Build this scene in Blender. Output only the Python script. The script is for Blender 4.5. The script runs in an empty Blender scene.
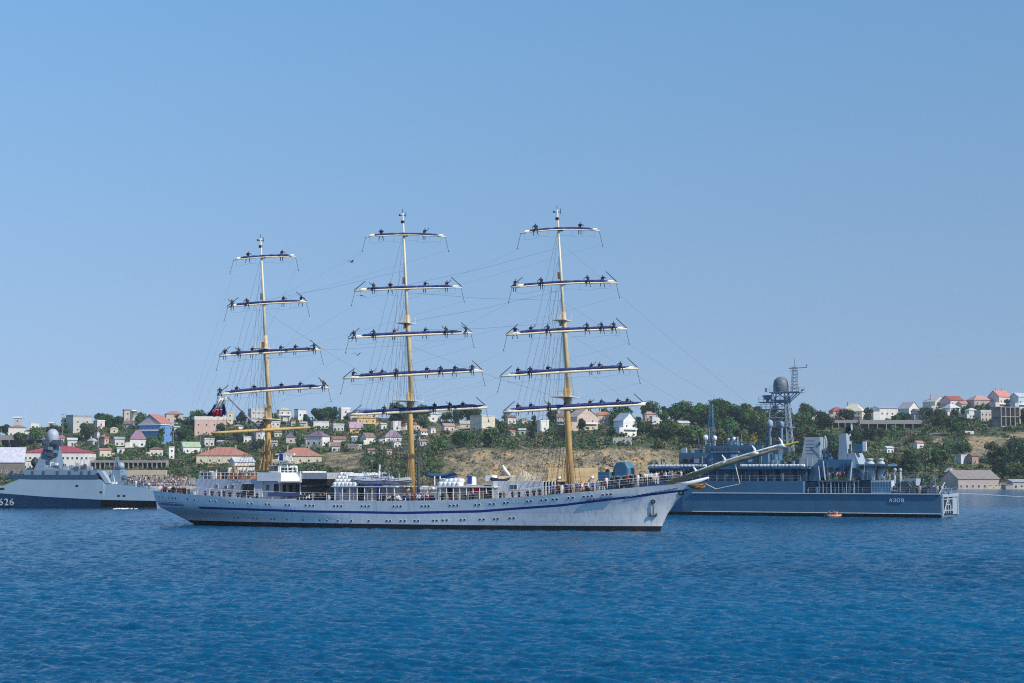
import bpy, bmesh, math, random
from mathutils import Vector, Matrix, Euler, noise
from mathutils.bvhtree import BVHTree

S = bpy.context.scene
COL = S.collection
R = math.radians
V = Vector
random.seed(7)

# ------------------------------------------------------------------ camera, sky, sun, exposure
F = 1600.0                                   # focal length in pixels of the 1024 px frame
PITCH = math.atan(133.5 / F)
CAM = V((0, 0, 8.0))
cd = bpy.data.cameras.new("camera"); cam = bpy.data.objects.new("camera", cd); COL.objects.link(cam)
cam.location = CAM; cam.rotation_euler = (R(90) + PITCH, 0, 0)
cd.sensor_fit = 'HORIZONTAL'; cd.sensor_width = 36; cd.lens = 36 * F / 1024
cd.clip_start = 1; cd.clip_end = 30000
S.camera = cam
SUN_AZ, SUN_EL = math.atan2(0.815, -0.58), R(41)     # azimuth clockwise from +Y
w = bpy.data.worlds.new("World"); S.world = w; w.use_nodes = True
nt = w.node_tree; bg = nt.nodes["Background"]
sky = nt.nodes.new("ShaderNodeTexSky"); sky.sky_type = 'NISHITA'; sky.sun_disc = False
sky.sun_elevation = SUN_EL; sky.sun_rotation = SUN_AZ
sky.altitude = 3000; sky.air_density = 1.0; sky.dust_density = 0.0; sky.ozone_density = 6.0
# a dry, even blue sky: the texture's haze band at the horizon is flattened and its tint set by elevation
tco = nt.nodes.new("ShaderNodeTexCoord"); sp_ = nt.nodes.new("ShaderNodeSeparateXYZ"); cb_ = nt.nodes.new("ShaderNodeCombineXYZ")
mz_ = nt.nodes.new("ShaderNodeMath"); mz_.operation = 'MULTIPLY_ADD'; mz_.inputs[1].default_value = 0.22; mz_.inputs[2].default_value = 0.09
nt.links.new(tco.outputs['Generated'], sp_.inputs[0]); nt.links.new(sp_.outputs[2], mz_.inputs[0])
for i_ in (0, 1): nt.links.new(sp_.outputs[i_], cb_.inputs[i_])
nt.links.new(mz_.outputs[0], cb_.inputs[2]); nt.links.new(cb_.outputs[0], sky.inputs[0])
rm_ = nt.nodes.new("ShaderNodeMapRange"); rm_.inputs[2].default_value = 0.30; nt.links.new(sp_.outputs[2], rm_.inputs[0])
tn_ = nt.nodes.new("ShaderNodeMix"); tn_.data_type = 'RGBA'; tn_.inputs[6].default_value = (1.52, 1.17, .98, 1); tn_.inputs[7].default_value = (1.10, 1.24, 1.18, 1)
nt.links.new(rm_.outputs[0], tn_.inputs[0])
hs = nt.nodes.new("ShaderNodeMix"); hs.data_type = 'RGBA'; hs.blend_type = 'MULTIPLY'; hs.inputs[0].default_value = 1
nt.links.new(sky.outputs[0], hs.inputs[6]); nt.links.new(tn_.outputs[2], hs.inputs[7]); nt.links.new(hs.outputs[2], bg.inputs[0])
bg.inputs[1].default_value = 0.10
sd = bpy.data.lights.new("sun", 'SUN'); sun = bpy.data.objects.new("sun", sd); COL.objects.link(sun)
sd.energy = 4.7; sd.angle = R(0.5); sd.color = (1, 0.93, 0.82)
sdir = V((math.sin(SUN_AZ) * math.cos(SUN_EL), math.cos(SUN_AZ) * math.cos(SUN_EL), math.sin(SUN_EL)))
sun.rotation_euler = sdir.to_track_quat('Z', 'Y').to_euler(); sun.location = (200, -100, 200)
S.view_settings.view_transform = 'Standard'; S.view_settings.look = 'None'
S.view_settings.exposure = 0.0; S.view_settings.gamma = 1; S.view_settings.use_curve_mapping = False
S.cycles.use_denoising = False; S.cycles.use_adaptive_sampling = False
S.cycles.filter_width = 1.1; S.cycles.max_bounces = 6; S.cycles.volume_bounces = 0

# ------------------------------------------------------------------ pixel -> point
UP = V((0, -math.sin(PITCH), math.cos(PITCH))); FW = V((0, math.cos(PITCH), math.sin(PITCH)))
def ray(px, py): return V((1, 0, 0)) * ((px - 512) / F) + UP * ((341.5 - py) / F) + FW
def onplane(px, py, p, n):
    d = ray(px, py); return CAM + d * ((p - CAM).dot(n) / d.dot(n))
def atY(px, py, Y): return onplane(px, py, V((0, Y, 0)), V((0, 1, 0)))
def ground(px, py, z=0.0): return onplane(px, py, V((0, 0, z)), V((0, 0, 1)))
def proj(p):
    q = p - CAM; dz = q.dot(FW); return 512 + F * q.x / dz, 341.5 - F * q.dot(UP) / dz
def interp(t, x):
    if x <= t[0][0]: return t[0][1]
    for (a, b), (c, d) in zip(t, t[1:]):
        if x <= c: return b + (d - b) * (x - a) / (c - a)
    return t[-1][1]
def clamp(x, a=0.0, b=1.0): return max(a, min(b, x))
def sm(a, b, x): t = clamp((x - a) / (b - a)); return t * t * (3 - 2 * t)

# ------------------------------------------------------------------ materials
MATS = {}
def mat(name, col, rough=0.6, metal=0.0, var=0.12, scale=1.5, bump=0.0, stain=None, stain_amt=0.0, rnd=0.0, spec=0.4, streak=False, seams=None):
    """one procedural paint/stone/cloth material: base colour broken up by noise, optional stains and bump"""
    if name in MATS: return MATS[name]
    m = bpy.data.materials.new(name); m.use_nodes = True; n = m.node_tree.nodes; l = m.node_tree.links
    b = n["Principled BSDF"]; b.inputs["Roughness"].default_value = rough; b.inputs["Metallic"].default_value = metal
    b.inputs["Specular IOR Level"].default_value = spec
    tc = n.new("ShaderNodeTexCoord"); nz = n.new("ShaderNodeTexNoise"); nz.inputs["Scale"].default_value = scale; nz.inputs["Detail"].default_value = 5
    l.new(tc.outputs["Object"], nz.inputs["Vector"])
    cr = n.new("ShaderNodeValToRGB"); cr.color_ramp.elements[0].position = 0.3; cr.color_ramp.elements[1].position = 0.7
    c = V(col)
    cr.color_ramp.elements[0].color = (*(c * (1 - var)), 1); cr.color_ramp.elements[1].color = (*[min(1, x) for x in c * (1 + var)], 1)
    l.new(nz.outputs[0], cr.inputs[0]); out = cr.outputs[0]
    if stain:
        mp = n.new("ShaderNodeMapping"); mp.inputs["Scale"].default_value = (2.6, 2.6, 0.16) if streak else (0.5, 0.5, 0.5)
        n2 = n.new("ShaderNodeTexNoise"); n2.inputs["Scale"].default_value = 1.0; n2.inputs["Detail"].default_value = 6
        l.new(tc.outputs["Object"], mp.inputs[0]); l.new(mp.outputs[0], n2.inputs["Vector"])
        r2 = n.new("ShaderNodeMapRange"); r2.inputs[1].default_value = 0.52; r2.inputs[2].default_value = 0.75; r2.inputs[4].default_value = stain_amt
        l.new(n2.outputs[0], r2.inputs[0])
        mx = n.new("ShaderNodeMixRGB"); mx.inputs[2].default_value = (*stain, 1); l.new(r2.outputs[0], mx.inputs[0]); l.new(out, mx.inputs[1]); out = mx.outputs[0]
    if seams:      # plating: seams of welded plates, and plates that differ a little in tone
        mp = n.new("ShaderNodeMapping"); mp.inputs["Rotation"].default_value = (R(-90), 0, 0); bk = n.new("ShaderNodeTexBrick"); bk.inputs["Scale"].default_value = 1.0
        bk.inputs["Brick Width"].default_value = seams[0]; bk.inputs["Row Height"].default_value = seams[1]; bk.inputs["Mortar Size"].default_value = .035; bk.inputs["Color1"].default_value = (1, 1, 1, 1); bk.inputs["Color2"].default_value = (.94, .945, .95, 1); bk.inputs["Mortar"].default_value = (.80, .80, .81, 1)
        l.new(tc.outputs["Object"], mp.inputs[0]); l.new(mp.outputs[0], bk.inputs["Vector"])
        mu = n.new("ShaderNodeMixRGB"); mu.blend_type = 'MULTIPLY'; mu.inputs[0].default_value = 1; l.new(out, mu.inputs[1]); l.new(bk.outputs[0], mu.inputs[2]); out = mu.outputs[0]
    if rnd:
        oi = n.new("ShaderNodeObjectInfo"); h = n.new("ShaderNodeHueSaturation")
        a = n.new("ShaderNodeMapRange"); a.inputs[3].default_value = 1 - rnd; a.inputs[4].default_value = 1 + rnd
        hh = n.new("ShaderNodeMapRange"); hh.inputs[3].default_value = 0.5 - 0.045; hh.inputs[4].default_value = 0.5 + 0.03
        l.new(oi.outputs["Random"], a.inputs[0]); l.new(a.outputs[0], h.inputs["Value"])
        ml = n.new("ShaderNodeMath"); ml.operation = 'MULTIPLY'; ml.inputs[1].default_value = 7.31; fr = n.new("ShaderNodeMath"); fr.operation = 'FRACT'
        l.new(oi.outputs["Random"], ml.inputs[0]); l.new(ml.outputs[0], fr.inputs[0]); l.new(fr.outputs[0], hh.inputs[0]); l.new(hh.outputs[0], h.inputs["Hue"])
        l.new(out, h.inputs["Color"]); out = h.outputs[0]
    l.new(out, b.inputs["Base Color"])
    if bump:
        bp = n.new("ShaderNodeBump"); bp.inputs["Strength"].default_value = bump; bp.inputs["Distance"].default_value = 0.1
        n3 = n.new("ShaderNodeTexNoise"); n3.inputs["Scale"].default_value = scale * 0.8; n3.inputs["Detail"].default_value = 4
        l.new(tc.outputs["Object"], n3.inputs["Vector"]); l.new(n3.outputs[0], bp.inputs["Height"]); l.new(bp.outputs[0], b.inputs["Normal"])
    MATS[name] = m; return m

# ------------------------------------------------------------------ mesh builder
class MB:
    def __init__(s): s.v = []; s.f = []; s.m = []
    def quad(s, a, b, c, d, m=0): s.poly([a, b, c, d], m)
    def poly(s, pts, m=0):
        i = len(s.v); s.v += [V(p) for p in pts]; s.f.append(list(range(i, i + len(pts)))); s.m.append(m)
    def grid(s, rows, m=0, closed=False, rowmat=None):
        i = len(s.v); n = len(rows[0])
        for r in rows: s.v += [V(p) for p in r]
        for a in range(len(rows) - 1):
            for b in range(n if closed else n - 1):
                c = (b + 1) % n
                s.f.append([i + a * n + b, i + a * n + c, i + (a + 1) * n + c, i + (a + 1) * n + b]); s.m.append(rowmat(a, b) if rowmat else m)
    def hexa(s, b4, t4, m=0):
        i = len(s.v); s.v += [V(p) for p in b4] + [V(p) for p in t4]
        for f in ([3, 2, 1, 0], [4, 5, 6, 7], [0, 1, 5, 4], [1, 2, 6, 5], [2, 3, 7, 6], [3, 0, 4, 7]): s.f.append([i + k for k in f]); s.m.append(m)
    def box(s, x0, x1, y0, y1, z0, z1, m=0, tx0=0, tx1=0, ty0=0, ty1=0):
        x0, x1 = min(x0, x1), max(x0, x1); y0, y1 = min(y0, y1), max(y0, y1)
        s.hexa([(x0, y0, z0), (x1, y0, z0), (x1, y1, z0), (x0, y1, z0)],
               [(x0 + tx0, y0 + ty0, z1), (x1 - tx1, y0 + ty0, z1), (x1 - tx1, y1 - ty1, z1), (x0 + tx0, y1 - ty1, z1)], m)
    def tube(s, pts, r, n=6, m=0, cap=True):
        pts = [V(p) for p in pts]; rs = r if isinstance(r, (list, tuple)) else [r] * len(pts); rows = []
        for k, p in enumerate(pts):
            d = (pts[min(k + 1, len(pts) - 1)] - pts[max(k - 1, 0)]).normalized()
            a = d.cross(V((0, 0, 1)) if abs(d.z) < 0.9 else V((1, 0, 0))).normalized(); b = d.cross(a)
            rows.append([p + (a * math.cos(2 * math.pi * j / n) + b * math.sin(2 * math.pi * j / n)) * rs[k] for j in range(n)])
        i = len(s.v); s.grid(rows, m, True)
        if cap:
            s.f.append([i + j for j in range(n)]); s.m.append(m); e = i + (len(pts) - 1) * n; s.f.append([e + j for j in reversed(range(n))]); s.m.append(m)
    def lathe(s, c, prof, n=16, m=0):
        c = V(c); s.grid([[c + V((r * math.cos(2 * math.pi * j / n), r * math.sin(2 * math.pi * j / n), z)) for j in range(n)] for r, z in prof], m, True)
    def ball(s, c, r, n=12, m=0, k=1.0):
        s.lathe(c, [(max(0.001, r * math.sin(math.pi * a / 8)), -r * k * math.cos(math.pi * a / 8)) for a in range(9)], n, m)
    def bar(s, a, b, wd, h=None, m=0): s.tube([a, b], wd / 2, 4, m)
    def build(s, name, mats, parent=None, smooth=False, loc=None, rot=None):
        me = bpy.data.meshes.new(name); me.from_pydata([tuple(p) for p in s.v], [], s.f)
        for x in (mats if isinstance(mats, (list, tuple)) else [mats]): me.materials.append(x)
        if any(s.m): me.polygons.foreach_set("material_index", s.m)
        if smooth: me.polygons.foreach_set("use_smooth", [True] * len(s.f))
        bm = bmesh.new(); bm.from_mesh(me); bmesh.ops.remove_doubles(bm, verts=bm.verts, dist=1e-4); bmesh.ops.recalc_face_normals(bm, faces=bm.faces); bm.to_mesh(me); bm.free()
        return link(name, me, parent, loc, rot)
def link(name, me, parent=None, loc=None, rot=None):
    o = bpy.data.objects.new(name, me); COL.objects.link(o)
    if parent is not None: o.parent = parent
    if loc is not None: o.location = loc
    if rot is not None: o.rotation_euler = rot
    return o
def tag(o, label=None, cat=None, group=None, kind=None):
    if label: o['label'] = label
    if cat: o['category'] = cat
    if group: o['group'] = group
    if kind: o['kind'] = kind
    return o
def empty(name, loc, rz=0.0):
    o = bpy.data.objects.new(name, None); COL.objects.link(o); o.location = loc; o.rotation_euler = (0, 0, rz); return o
def children(o): return [c for c in COL.objects if c.parent == o]
def lettering(txt, size, name, m, parent, origin, xdir, up, extr=0.03):
    """real lettering standing on a surface: origin = lower start of the line, xdir = reading direction"""
    cu = bpy.data.curves.new(name, 'FONT'); cu.body = txt; cu.size = size; cu.extrude = extr; cu.resolution_u = 3; cu.space_character = 1.15
    t = bpy.data.objects.new(name, cu); COL.objects.link(t)
    dg = bpy.context.evaluated_depsgraph_get(); me = bpy.data.meshes.new_from_object(t.evaluated_get(dg)); bpy.data.objects.remove(t)
    me.materials.clear(); me.materials.append(m)
    x = V(xdir).normalized(); z = x.cross(V(up)).normalized(); y = z.cross(x)
    me.transform(Matrix.Translation(V(origin)) @ Matrix((x, y, z)).transposed().to_4x4())
    return link(name, me, parent)

class Frame:
    """a ship's own axes: O on the water, x = forward, y = port; near = which y sign faces the viewer's shore"""
    def __init__(s, O, u, near): s.O = V(O); s.u = V(u).normalized(); s.v = V((-s.u.y, s.u.x, 0)); s.near = near; s.rz = math.atan2(s.u.y, s.u.x)
    def L(s, px, py, d=0.0):
        p = onplane(px, py, s.O + s.v * (s.near * d), s.v) - s.O; return V((p.dot(s.u), s.near * d, p.z))
    def W(s, p): return s.O + s.u * p[0] + s.v * p[1] + V((0, 0, p[2]))
    def dir(s, d): return V((d.dot(s.u), d.dot(s.v), d.z))
    def pbox(s, mb, x0, x1, yt, yb, d0, d1, m=0, **k):
        a = s.L(x0, (yt + yb) / 2, d0).x; b = s.L(x1, (yt + yb) / 2, d0).x; xm = (x0 + x1) / 2
        z1 = s.L(xm, yt, d0).z; z0 = s.L(xm, yb, d0).z
        mb.box(a, b, s.near * d0, s.near * d1, z0, z1, m, **k); return (min(a, b), max(a, b), z0, z1)
# ------------------------------------------------------------------ palette
cream = mat("mast buff", (0.56, 0.355, 0.13), 0.45, var=0.12, scale=0.8, stain=(0.35, 0.17, 0.06), stain_amt=0.5, streak=True)
sparc = mat("spar cream", (0.72, 0.60, 0.42), 0.45, var=0.08)
white = mat("white paint", (0.80, 0.80, 0.78), 0.4, var=0.04, scale=0.7, stain=(0.45, 0.36, 0.28), stain_amt=0.25, streak=True)
hullw = mat("hull white paint", (0.82, 0.82, 0.82), 0.38, var=0.05, scale=0.45, bump=0.45, stain=(0.42, 0.41, 0.40), stain_amt=0.5, streak=True, seams=(5.5, 1.3))
lavp = mat("deckhouse lavender tone", (0.50, 0.54, 0.63), 0.45, var=0.06, scale=0.4, stain=(0.33, 0.34, 0.38), stain_amt=0.5, streak=True)  # lavender blue tone, darker than the hull white
hullb = mat("stripe blue paint", (0.015, 0.035, 0.22), 0.4)
boot = mat("boot topping black", (0.015, 0.013, 0.014), 0.5, stain=(0.10, 0.03, 0.02), stain_amt=0.7)
dark = mat("dark opening", (0.02, 0.022, 0.028), 0.5)
glass = mat("window glass", (0.055, 0.065, 0.08), 0.1, spec=0.8, rnd=.85)
rope = mat("rope", (0.045, 0.045, 0.05), 0.8)
ropel = mat("light rope", (0.5, 0.46, 0.38), 0.8)
sailb = mat("sail cover blue", (0.018, 0.036, 0.14), 0.85, var=0.5, scale=1.2)
sailw = mat("sail cloth white", (0.78, 0.77, 0.72), 0.85)
wood = mat("deck wood", (0.33, 0.24, 0.15), 0.7, var=0.2, scale=3)
navy = mat("navy grey paint", (0.062, 0.175, 0.275), 0.5, var=0.08, scale=0.4, bump=0.2, stain=(0.13, 0.15, 0.17), stain_amt=0.5, streak=True, seams=(6.0, 1.5))
navyd = mat("navy deck paint", (0.07, 0.095, 0.12), 0.7)
navyl = mat("light naval grey paint", (0.33, 0.39, 0.45), 0.5, var=0.06, scale=0.4, stain=(0.2, 0.22, 0.24), stain_amt=0.35, streak=True)
band = mat("dark blue band", (0.03, 0.075, 0.14), 0.5)
canv = mat("tan canvas", (0.52, 0.43, 0.30), 0.85, var=0.15, bump=0.4)
black = mat("black rubber", (0.018, 0.018, 0.02), 0.6)
gold = mat("gilded wood", (0.36, 0.17, 0.05), 0.35, var=0.3, scale=4)
red = mat("red cloth", (0.78, 0.05, 0.10), 0.7); blue = mat("blue cloth", (0.02, 0.05, 0.32), 0.7)
green = mat("green bronze", (0.06, 0.10, 0.07), 0.5)
orange = mat("orange rubber", (0.62, 0.26, 0.16), 0.5)
rust = mat("brown gear", (0.28, 0.13, 0.07), 0.6, var=0.4, scale=2)
skin = mat("skin", (0.45, 0.28, 0.20), 0.6); hair = mat("hair", (0.03, 0.022, 0.018), 0.7)
cl_navy = mat("cloth navy", (0.012, 0.016, 0.04), 0.85); cl_white = mat("cloth white", (0.72, 0.72, 0.70), 0.85)
cl_dark = mat("cloth charcoal", (0.03, 0.03, 0.035), 0.85); cl_red = mat("cloth red", (0.40, 0.05, 0.05), 0.85)
cl_tan = mat("cloth tan", (0.42, 0.33, 0.24), 0.85); cl_lil = mat("cloth blue", (0.08, 0.13, 0.42), 0.85)

# ------------------------------------------------------------------ water
import numpy as np
def water():
    """one sheet from the viewer's shore to the far quay: real waves where the eye resolves them, ripples in the normals"""
    ys = [-300.0, -60.0, 20.0, 40.0]; y = 46.0
    while y < 420: ys.append(y); y += 0.15 * (y / 100) ** 1.15
    while y < 905: ys.append(y); y += 12
    ys += [907, 909]; ys = np.array(ys); nx = 900
    u = np.linspace(-1, 1, nx); uu = np.concatenate([[-60, -12, -3], u, [3, 12, 60]])
    X = uu[None, :] * (0.62 * np.maximum(ys, 46.0))[:, None]; Yg = np.repeat(ys[:, None], len(uu), 1); X = np.clip(X, -2000, 2000)
    Z = np.zeros_like(X); rg = np.random.default_rng(12)
    step = 2 * 0.62 * np.maximum(ys, 46) / nx
    for k in range(110):
        lam = 0.38 * (2.6 / 0.38) ** (rg.random() ** 1.15); th = R(250) + rg.normal(0, .48); kk = 2 * math.pi / lam
        amp = 0.0105 * lam ** 0.70
        ph = kk * (X * math.cos(th) + Yg * math.sin(th)) + rg.random() * 6.283 + 0.5 * np.sin(X * .11 + k) + 0.5 * np.sin(Yg * .07 + 2 * k)
        env = (0.75 + 0.45 * np.sin(X * rg.uniform(.01, .05) + Yg * rg.uniform(.01, .05) + rg.random() * 6.28))
        fade = np.clip((lam / np.maximum(step, np.gradient(ys)) - 2.0) / 2.0, 0, 1)[:, None]
        sn = np.sin(ph); Z += amp * env * fade * (sn + 0.25 * np.cos(2 * ph))
    near = np.clip((ys - 46) / 8, 0, 1) * np.clip((430 - ys) / 60, 0, 1); Z *= near[:, None]; Z[:, :3] = 0; Z[:, -3:] = 0; Z[:, 3] = 0; Z[:, -4] = 0
    ny, n_ = X.shape; co = np.stack([X, Yg, Z], -1).reshape(-1, 3).astype(np.float32)
    a = (np.arange(ny - 1)[:, None] * n_ + np.arange(n_ - 1)[None, :]).reshape(-1); f = np.stack([a, a + 1, a + n_ + 1, a + n_], -1).astype(np.int32)
    me = bpy.data.meshes.new("water"); me.vertices.add(len(co)); me.vertices.foreach_set("co", co.ravel()); me.loops.add(f.size); me.loops.foreach_set("vertex_index", f.ravel())
    me.polygons.add(len(f)); me.polygons.foreach_set("loop_start", np.arange(0, f.size, 4, dtype=np.int32)); me.polygons.foreach_set("loop_total", np.full(len(f), 4, np.int32)); me.polygons.foreach_set("use_smooth", np.ones(len(f), bool)); me.update(calc_edges=True)
    me.materials.append(bpy.data.materials.new("sea")); o = link("water", me); m = me.materials[0]; m.use_nodes = True
    n = m.node_tree.nodes; l = m.node_tree.links; b = n["Principled BSDF"]
    b.inputs["Roughness"].default_value = 0.12; b.inputs["IOR"].default_value = 1.33; b.inputs["Specular IOR Level"].default_value = 0.32
    geo = n.new("ShaderNodeNewGeometry"); hs = []
    def wave(sc, sx, sy, rot, amt, det=3, rough=0.55):
        mp = n.new("ShaderNodeMapping"); mp.inputs["Scale"].default_value = (sx, sy, 1); mp.inputs["Rotation"].default_value = (0, 0, R(rot))
        nz = n.new("ShaderNodeTexNoise"); nz.inputs["Scale"].default_value = sc; nz.inputs["Detail"].default_value = det; nz.inputs["Roughness"].default_value = rough
        l.new(geo.outputs["Position"], mp.inputs[0]); l.new(mp.outputs[0], nz.inputs["Vector"])
        k = n.new("ShaderNodeMath"); k.operation = 'MULTIPLY'; k.inputs[1].default_value = amt; l.new(nz.outputs[0], k.inputs[0]); hs.append(k)
    wave(0.9, 1, 1.6, -14, 0.30, 3, 0.55); wave(2.6, 1, 1.3, 8, 0.08, 2)
    s = n.new("ShaderNodeMath"); l.new(hs[0].outputs[0], s.inputs[0]); l.new(hs[1].outputs[0], s.inputs[1])
    bp = n.new("ShaderNodeBump"); bp.inputs["Strength"].default_value = 1.0; bp.inputs["Distance"].default_value = 0.6
    l.new(s.outputs[0], bp.inputs["Height"]); l.new(bp.outputs[0], b.inputs["Normal"])
    mp = n.new("ShaderNodeMapping"); mp.inputs["Scale"].default_value = (0.006, 0.016, 1); nz = n.new("ShaderNodeTexNoise"); nz.inputs["Scale"].default_value = 1; nz.inputs["Detail"].default_value = 4
    l.new(geo.outputs["Position"], mp.inputs[0]); l.new(mp.outputs[0], nz.inputs["Vector"])
    cr = n.new("ShaderNodeValToRGB"); cr.color_ramp.elements[0].position = 0.35; cr.color_ramp.elements[1].position = 0.65
    cr.color_ramp.elements[0].color = (0.001, 0.052, 0.125, 1); cr.color_ramp.elements[1].color = (0.001, 0.092, 0.200, 1)
    l.new(nz.outputs[0], cr.inputs[0]); l.new(cr.outputs[0], b.inputs["Base Color"])
    return tag(o, "blue rippled harbour water", kind='structure')
water()

# ------------------------------------------------------------------ terrain
CREST = [(0, 437), (40, 429), (100, 424), (170, 424), (230, 423), (300, 420), (380, 419), (440, 422), (500, 422), (560, 420), (620, 420), (650, 421), (690, 414), (740, 415), (770, 421), (830, 421), (870, 420), (900, 421), (930, 412), (970, 407), (1024, 405)]
FOOT = [(0, 478), (300, 474), (360, 466), (430, 455), (480, 448), (640, 446), (690, 452), (760, 462), (860, 468), (1024, 470)]
def colpx(x, y): return 512 + F * x / (y + 4)
def terr(x, y):
    p = clamp(colpx(x, y), -200, 1224)
    zc = 8 + (475 - interp(CREST, p)) / F * 1300; zf = 8 + (475 - interp(FOOT, p)) / F * 990
    n1 = noise.noise(V((x * 0.012, y * 0.012, 3.1))); n2 = noise.noise(V((x * 0.05, y * 0.05, 1.7)))
    if y < 938: return 1.7 if y > 911 else (-3 if y < 907 else -3 + 4.7 * (y - 907) / 4)
    if y < 990: z = 1.7 + (zf - 1.7) * sm(0, 1, (y - 938) / 52)
    elif y < 1300: t = (y - 990) / 310; z = zf + (zc - zf) * (t * (1.15 - 0.15 * t))
    else: z = zc - (y - 1300) * 0.03
    k = sm(938, 1000, y)
    n3 = noise.noise(V((x * 0.11, y * 0.16, 4.4))); b_ = sm(430, 470, p) * (1 - sm(650, 700, p)) * sm(938, 950, y) * (1 - sm(990, 1030, y))
    return z + k * (n1 * 2.2 + n2 * 0.9) + b_ * (n3 * 2.4 + n2 * 1.6)
DRY = [(440, 700, 458, 496, .95), (436, 690, 446, 494, .62), (320, 365, 452, 470, .8), (425, 470, 426, 437, .75), (965, 1004, 436, 457, 1.0), (1006, 1060, 432, 446, 1.0), (930, 945, 432, 446, .6)]
def dryness(p, q):
    d = 0.0
    for a, b, c, e, k in DRY:
        u = max(abs(p - (a + b) / 2) / ((b - a) / 2), abs(q - (c + e) / 2) / ((e - c) / 2)); d = max(d, k * (1 - sm(0.75, 1.15, u)))
    return d
def terrain():
    xs = [-900 + 8 * i for i in range(226)]; ys = [905, 907.5, 911, 912, 930, 938] + [942 + 4 * i for i in range(14)] + [1000 + 8 * i for i in range(40)] + [1330 + 60 * i for i in range(14)] + [2400]
    mb = MB(); mb.grid([[(x, y, terr(x, y)) for x in xs] for y in ys]); mb_rows = (len(ys), len(xs))
    o = mb.build("hillside_terrain", [bpy.data.materials.new("hill ground")], smooth=True)
    at = o.data.color_attributes.new("zone", 'FLOAT_COLOR', 'POINT')
    for i, v in enumerate(o.data.vertices):
        p, q = proj(v.co); at.data[i].color = (dryness(p, q), 1.0 if v.co.y < 936 else 0.0, 0, 1)
    m = o.data.materials[0]; m.use_nodes = True; n = m.node_tree.nodes; l = m.node_tree.links; b = n["Principled BSDF"]; b.inputs["Roughness"].default_value = 0.95; b.inputs["Specular IOR Level"].default_value = 0.1
    geo = n.new("ShaderNodeNewGeometry")
    def nz(sc, det=6):
        x = n.new("ShaderNodeTexNoise"); x.inputs["Scale"].default_value = sc; x.inputs["Detail"].default_value = det; l.new(geo.outputs["Position"], x.inputs["Vector"]); return x
    def ramp(src, els):
        r = n.new("ShaderNodeValToRGB"); e = r.color_ramp.elements; e[0].position, e[0].color = els[0][0], (*els[0][1], 1); e[1].position, e[1].color = els[-1][0], (*els[-1][1], 1)
        for p, c in els[1:-1]: k = e.new(p); k.color = (*c, 1)
        l.new(src, r.inputs[0]); return r
    dryc = ramp(nz(0.09, 8).outputs[0], [(0.28, (0.08, 0.08, 0.045)), (0.42, (0.19, 0.165, 0.105)), (0.55, (0.30, 0.245, 0.16)), (0.66, (0.42, 0.28, 0.13)), (0.78, (0.46, 0.40, 0.31))])
    grn = ramp(nz(0.15, 8).outputs[0], [(0.3, (0.035, 0.055, 0.025)), (0.55, (0.08, 0.10, 0.045)), (0.75, (0.20, 0.18, 0.10))])
    va = n.new("ShaderNodeVertexColor"); va.layer_name = "zone"; sp = n.new("ShaderNodeSeparateColor"); l.new(va.outputs[0], sp.inputs[0])
    ad = n.new("ShaderNodeMath"); sub = n.new("ShaderNodeMath"); sub.operation = 'SUBTRACT'; sub.inputs[1].default_value = 0.5; l.new(nz(0.05, 5).outputs[0], sub.inputs[0])
    l.new(sp.outputs[0], ad.inputs[0]); l.new(sub.outputs[0], ad.inputs[1])
    st = n.new("ShaderNodeMapRange"); st.inputs[1].default_value = 0.3; st.inputs[2].default_value = 0.6; l.new(ad.outputs[0], st.inputs[0])
    mx = n.new("ShaderNodeMixRGB"); l.new(st.outputs[0], mx.inputs[0]); l.new(grn.outputs[0], mx.inputs[1]); l.new(dryc.outputs[0], mx.inputs[2])
    con = ramp(nz(0.3, 4).outputs[0], [(0.3, (0.30, 0.26, 0.20)), (0.7, (0.42, 0.37, 0.29))])
    fg = ramp(nz(0.7, 6).outputs[0], [(0.32, (0.55, 0.55, 0.55)), (0.5, (0.95, 0.95, 0.95)), (0.68, (1.35, 1.32, 1.28))]); mf = n.new("ShaderNodeMixRGB"); mf.blend_type = 'MULTIPLY'; mf.inputs[0].default_value = 1; l.new(mx.outputs[0], mf.inputs[1]); l.new(fg.outputs[0], mf.inputs[2]); mx = mf
    m2 = n.new("ShaderNodeMixRGB"); l.new(sp.outputs[1], m2.inputs[0]); l.new(mx.outputs[0], m2.inputs[1]); l.new(con.outputs[0], m2.inputs[2])
    l.new(m2.outputs[0], b.inputs["Base Color"])
    bp = n.new("ShaderNodeBump"); bp.inputs["Strength"].default_value = 0.8; bp.inputs["Distance"].default_value = 2.5; l.new(nz(0.25, 8).outputs[0], bp.inputs["Height"]); l.new(bp.outputs[0], b.inputs["Normal"])
    tag(o, "hillside and quay behind the harbour", kind='structure')
terrain()
def hill(px, py):
    """where the sight line through (px, py) meets the hillside; the crest when it passes above"""
    Y = 913.0
    while Y < 1298:
        p = atY(px, py, Y)
        if terr(p.x, Y) >= p.z: return p
        Y += 2
    p = atY(px, py, 1290); return V((p.x, 1290, terr(p.x, 1290)))

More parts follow.
